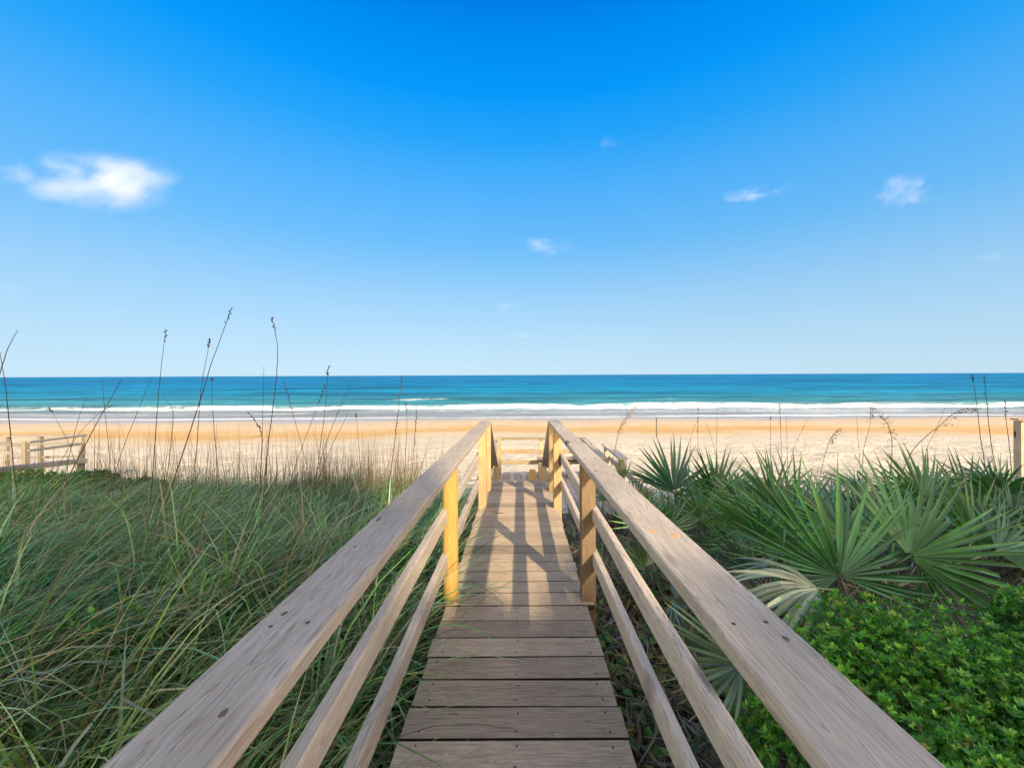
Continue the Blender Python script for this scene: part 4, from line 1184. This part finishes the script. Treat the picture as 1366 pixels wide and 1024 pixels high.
# ------------------------------------------------------------------ clouds
def cloud_mat(name, seed, dens, nscale, cut):
    m = bpy.data.materials.new(name); m.use_nodes = True
    t = m.node_tree; t.nodes.clear()
    o = t.nodes.new('ShaderNodeOutputMaterial'); v = t.nodes.new('ShaderNodeVolumePrincipled')
    tc = t.nodes.new('ShaderNodeTexCoord')
    ln = t.nodes.new('ShaderNodeVectorMath'); ln.operation = 'LENGTH'; t.links.new(tc.outputs['Object'], ln.inputs[0])
    ad = t.nodes.new('ShaderNodeVectorMath'); ad.operation = 'MULTIPLY_ADD'
    t.links.new(tc.outputs['Object'], ad.inputs[0]); ad.inputs[1].default_value = (1.0, 0.6, 0.6); ad.inputs[2].default_value = (seed * 7.3, seed * 3.1, seed)
    nz = t.nodes.new('ShaderNodeTexNoise'); nz.inputs['Scale'].default_value = nscale; nz.inputs['Detail'].default_value = 6; nz.inputs['Roughness'].default_value = 0.62
    t.links.new(ad.outputs[0], nz.inputs['Vector'])
    def mt(op, a, b, c=None):
        n = t.nodes.new('ShaderNodeMath'); n.operation = op
        for i, q in enumerate((a, b, c)):
            if q is None: continue
            if isinstance(q, (int, float)): n.inputs[i].default_value = q
            else: t.links.new(q, n.inputs[i])
        return n
    f = mt('SUBTRACT', 1.0, ln.outputs['Value'])
    g = mt('MULTIPLY_ADD', nz.outputs[0], 5.0, -2.5 - cut * 2.2)
    h = mt('ADD', f.outputs[0], g.outputs[0]); h = mt('MAXIMUM', h.outputs[0], 0.0)
    e = mt('MULTIPLY', f.outputs[0], 1.8); e.use_clamp = True
    k = mt('MULTIPLY', h.outputs[0], e.outputs[0]); k = mt('MULTIPLY', k.outputs[0], dens * .095)
    t.links.new(k.outputs[0], v.inputs['Density'])
    v.inputs['Color'].default_value = (0.74, 0.80, 0.94, 1); v.inputs['Anisotropy'].default_value = 0.0
    t.links.new(v.outputs[0], o.inputs['Volume'])
    return m
def cloud(label, px, py, wpx, hpx, seed, dens, cut, nscale=2.2, tilt=0.0):
    D = 1500.0
    c = P(px, py, D)
    a, b = wpx / 2 / F * D, hpx / 2 / F * D
    m = MB()
    n, r = 20, 12
    vs = [(0, 0, 1)] + [(math.sin(math.pi * i / r) * math.cos(2 * math.pi * j / n), math.sin(math.pi * i / r) * math.sin(2 * math.pi * j / n), math.cos(math.pi * i / r)) for i in range(1, r) for j in range(n)] + [(0, 0, -1)]
    fs = [(0, 1 + j, 1 + (j + 1) % n) for j in range(n)]
    for i in range(r - 2):
        for j in range(n): fs.append((1 + i * n + j, 1 + (i + 1) * n + j, 1 + (i + 1) * n + (j + 1) % n, 1 + i * n + (j + 1) % n))
    L = len(vs) - 1; q = 1 + (r - 2) * n
    fs += [(L, q + (j + 1) % n, q + j) for j in range(n)]
    m.add(vs, fs, (1, 1, 1, 1))
    o = m.build('cloud', cloud_mat('cloud vapour', seed, dens, nscale, cut))
    o.location = c; o.scale = (a, max(b * .9, a * .35), b); o.rotation_euler = (0, tilt, 0)
    tag(o, label, 'cloud')
cloud('large bright puffy cloud in the upper left of the sky', 135, 243, 235, 86, 1.3, .060, .04, 1.9)
cloud('thin veil of cloud at the left edge, trailing off the large puffy cloud', 25, 232, 120, 60, 2.3, .025, .22, 2.4, .25)
cloud('small puffy cloud high on the right of the sky', 1208, 257, 115, 52, 3.7, .055, .15, 2.0)
cloud('wispy slanting streak of cloud right of the middle of the sky', 1006, 260, 140, 36, 4.1, .05, .25, 2.6, -.18)
cloud('small flat cloud above the boardwalk in the middle of the sky', 722, 327, 105, 30, 5.9, .05, .18, 2.2, .05)
cloud('tiny flat wisp, upper of the two low above the horizon', 673, 408, 62, 16, 6.2, .04, .18, 2.2)
cloud('tiny faint wisp, lower of the two low above the horizon', 697, 446, 66, 16, 7.7, .035, .18, 2.2)
cloud('faint wisp high above the boardwalk, right of its centre', 812, 193, 50, 28, 8.4, .02, .2, 2.2)
cloud('faint flat wisp low at the right edge of the sky', 1325, 343, 80, 22, 9.6, .02, .18, 2.2)
cloud('faint wisp at the left edge low over the sea oats', 18, 391, 70, 34, 10.3, .02, .2, 2.2)
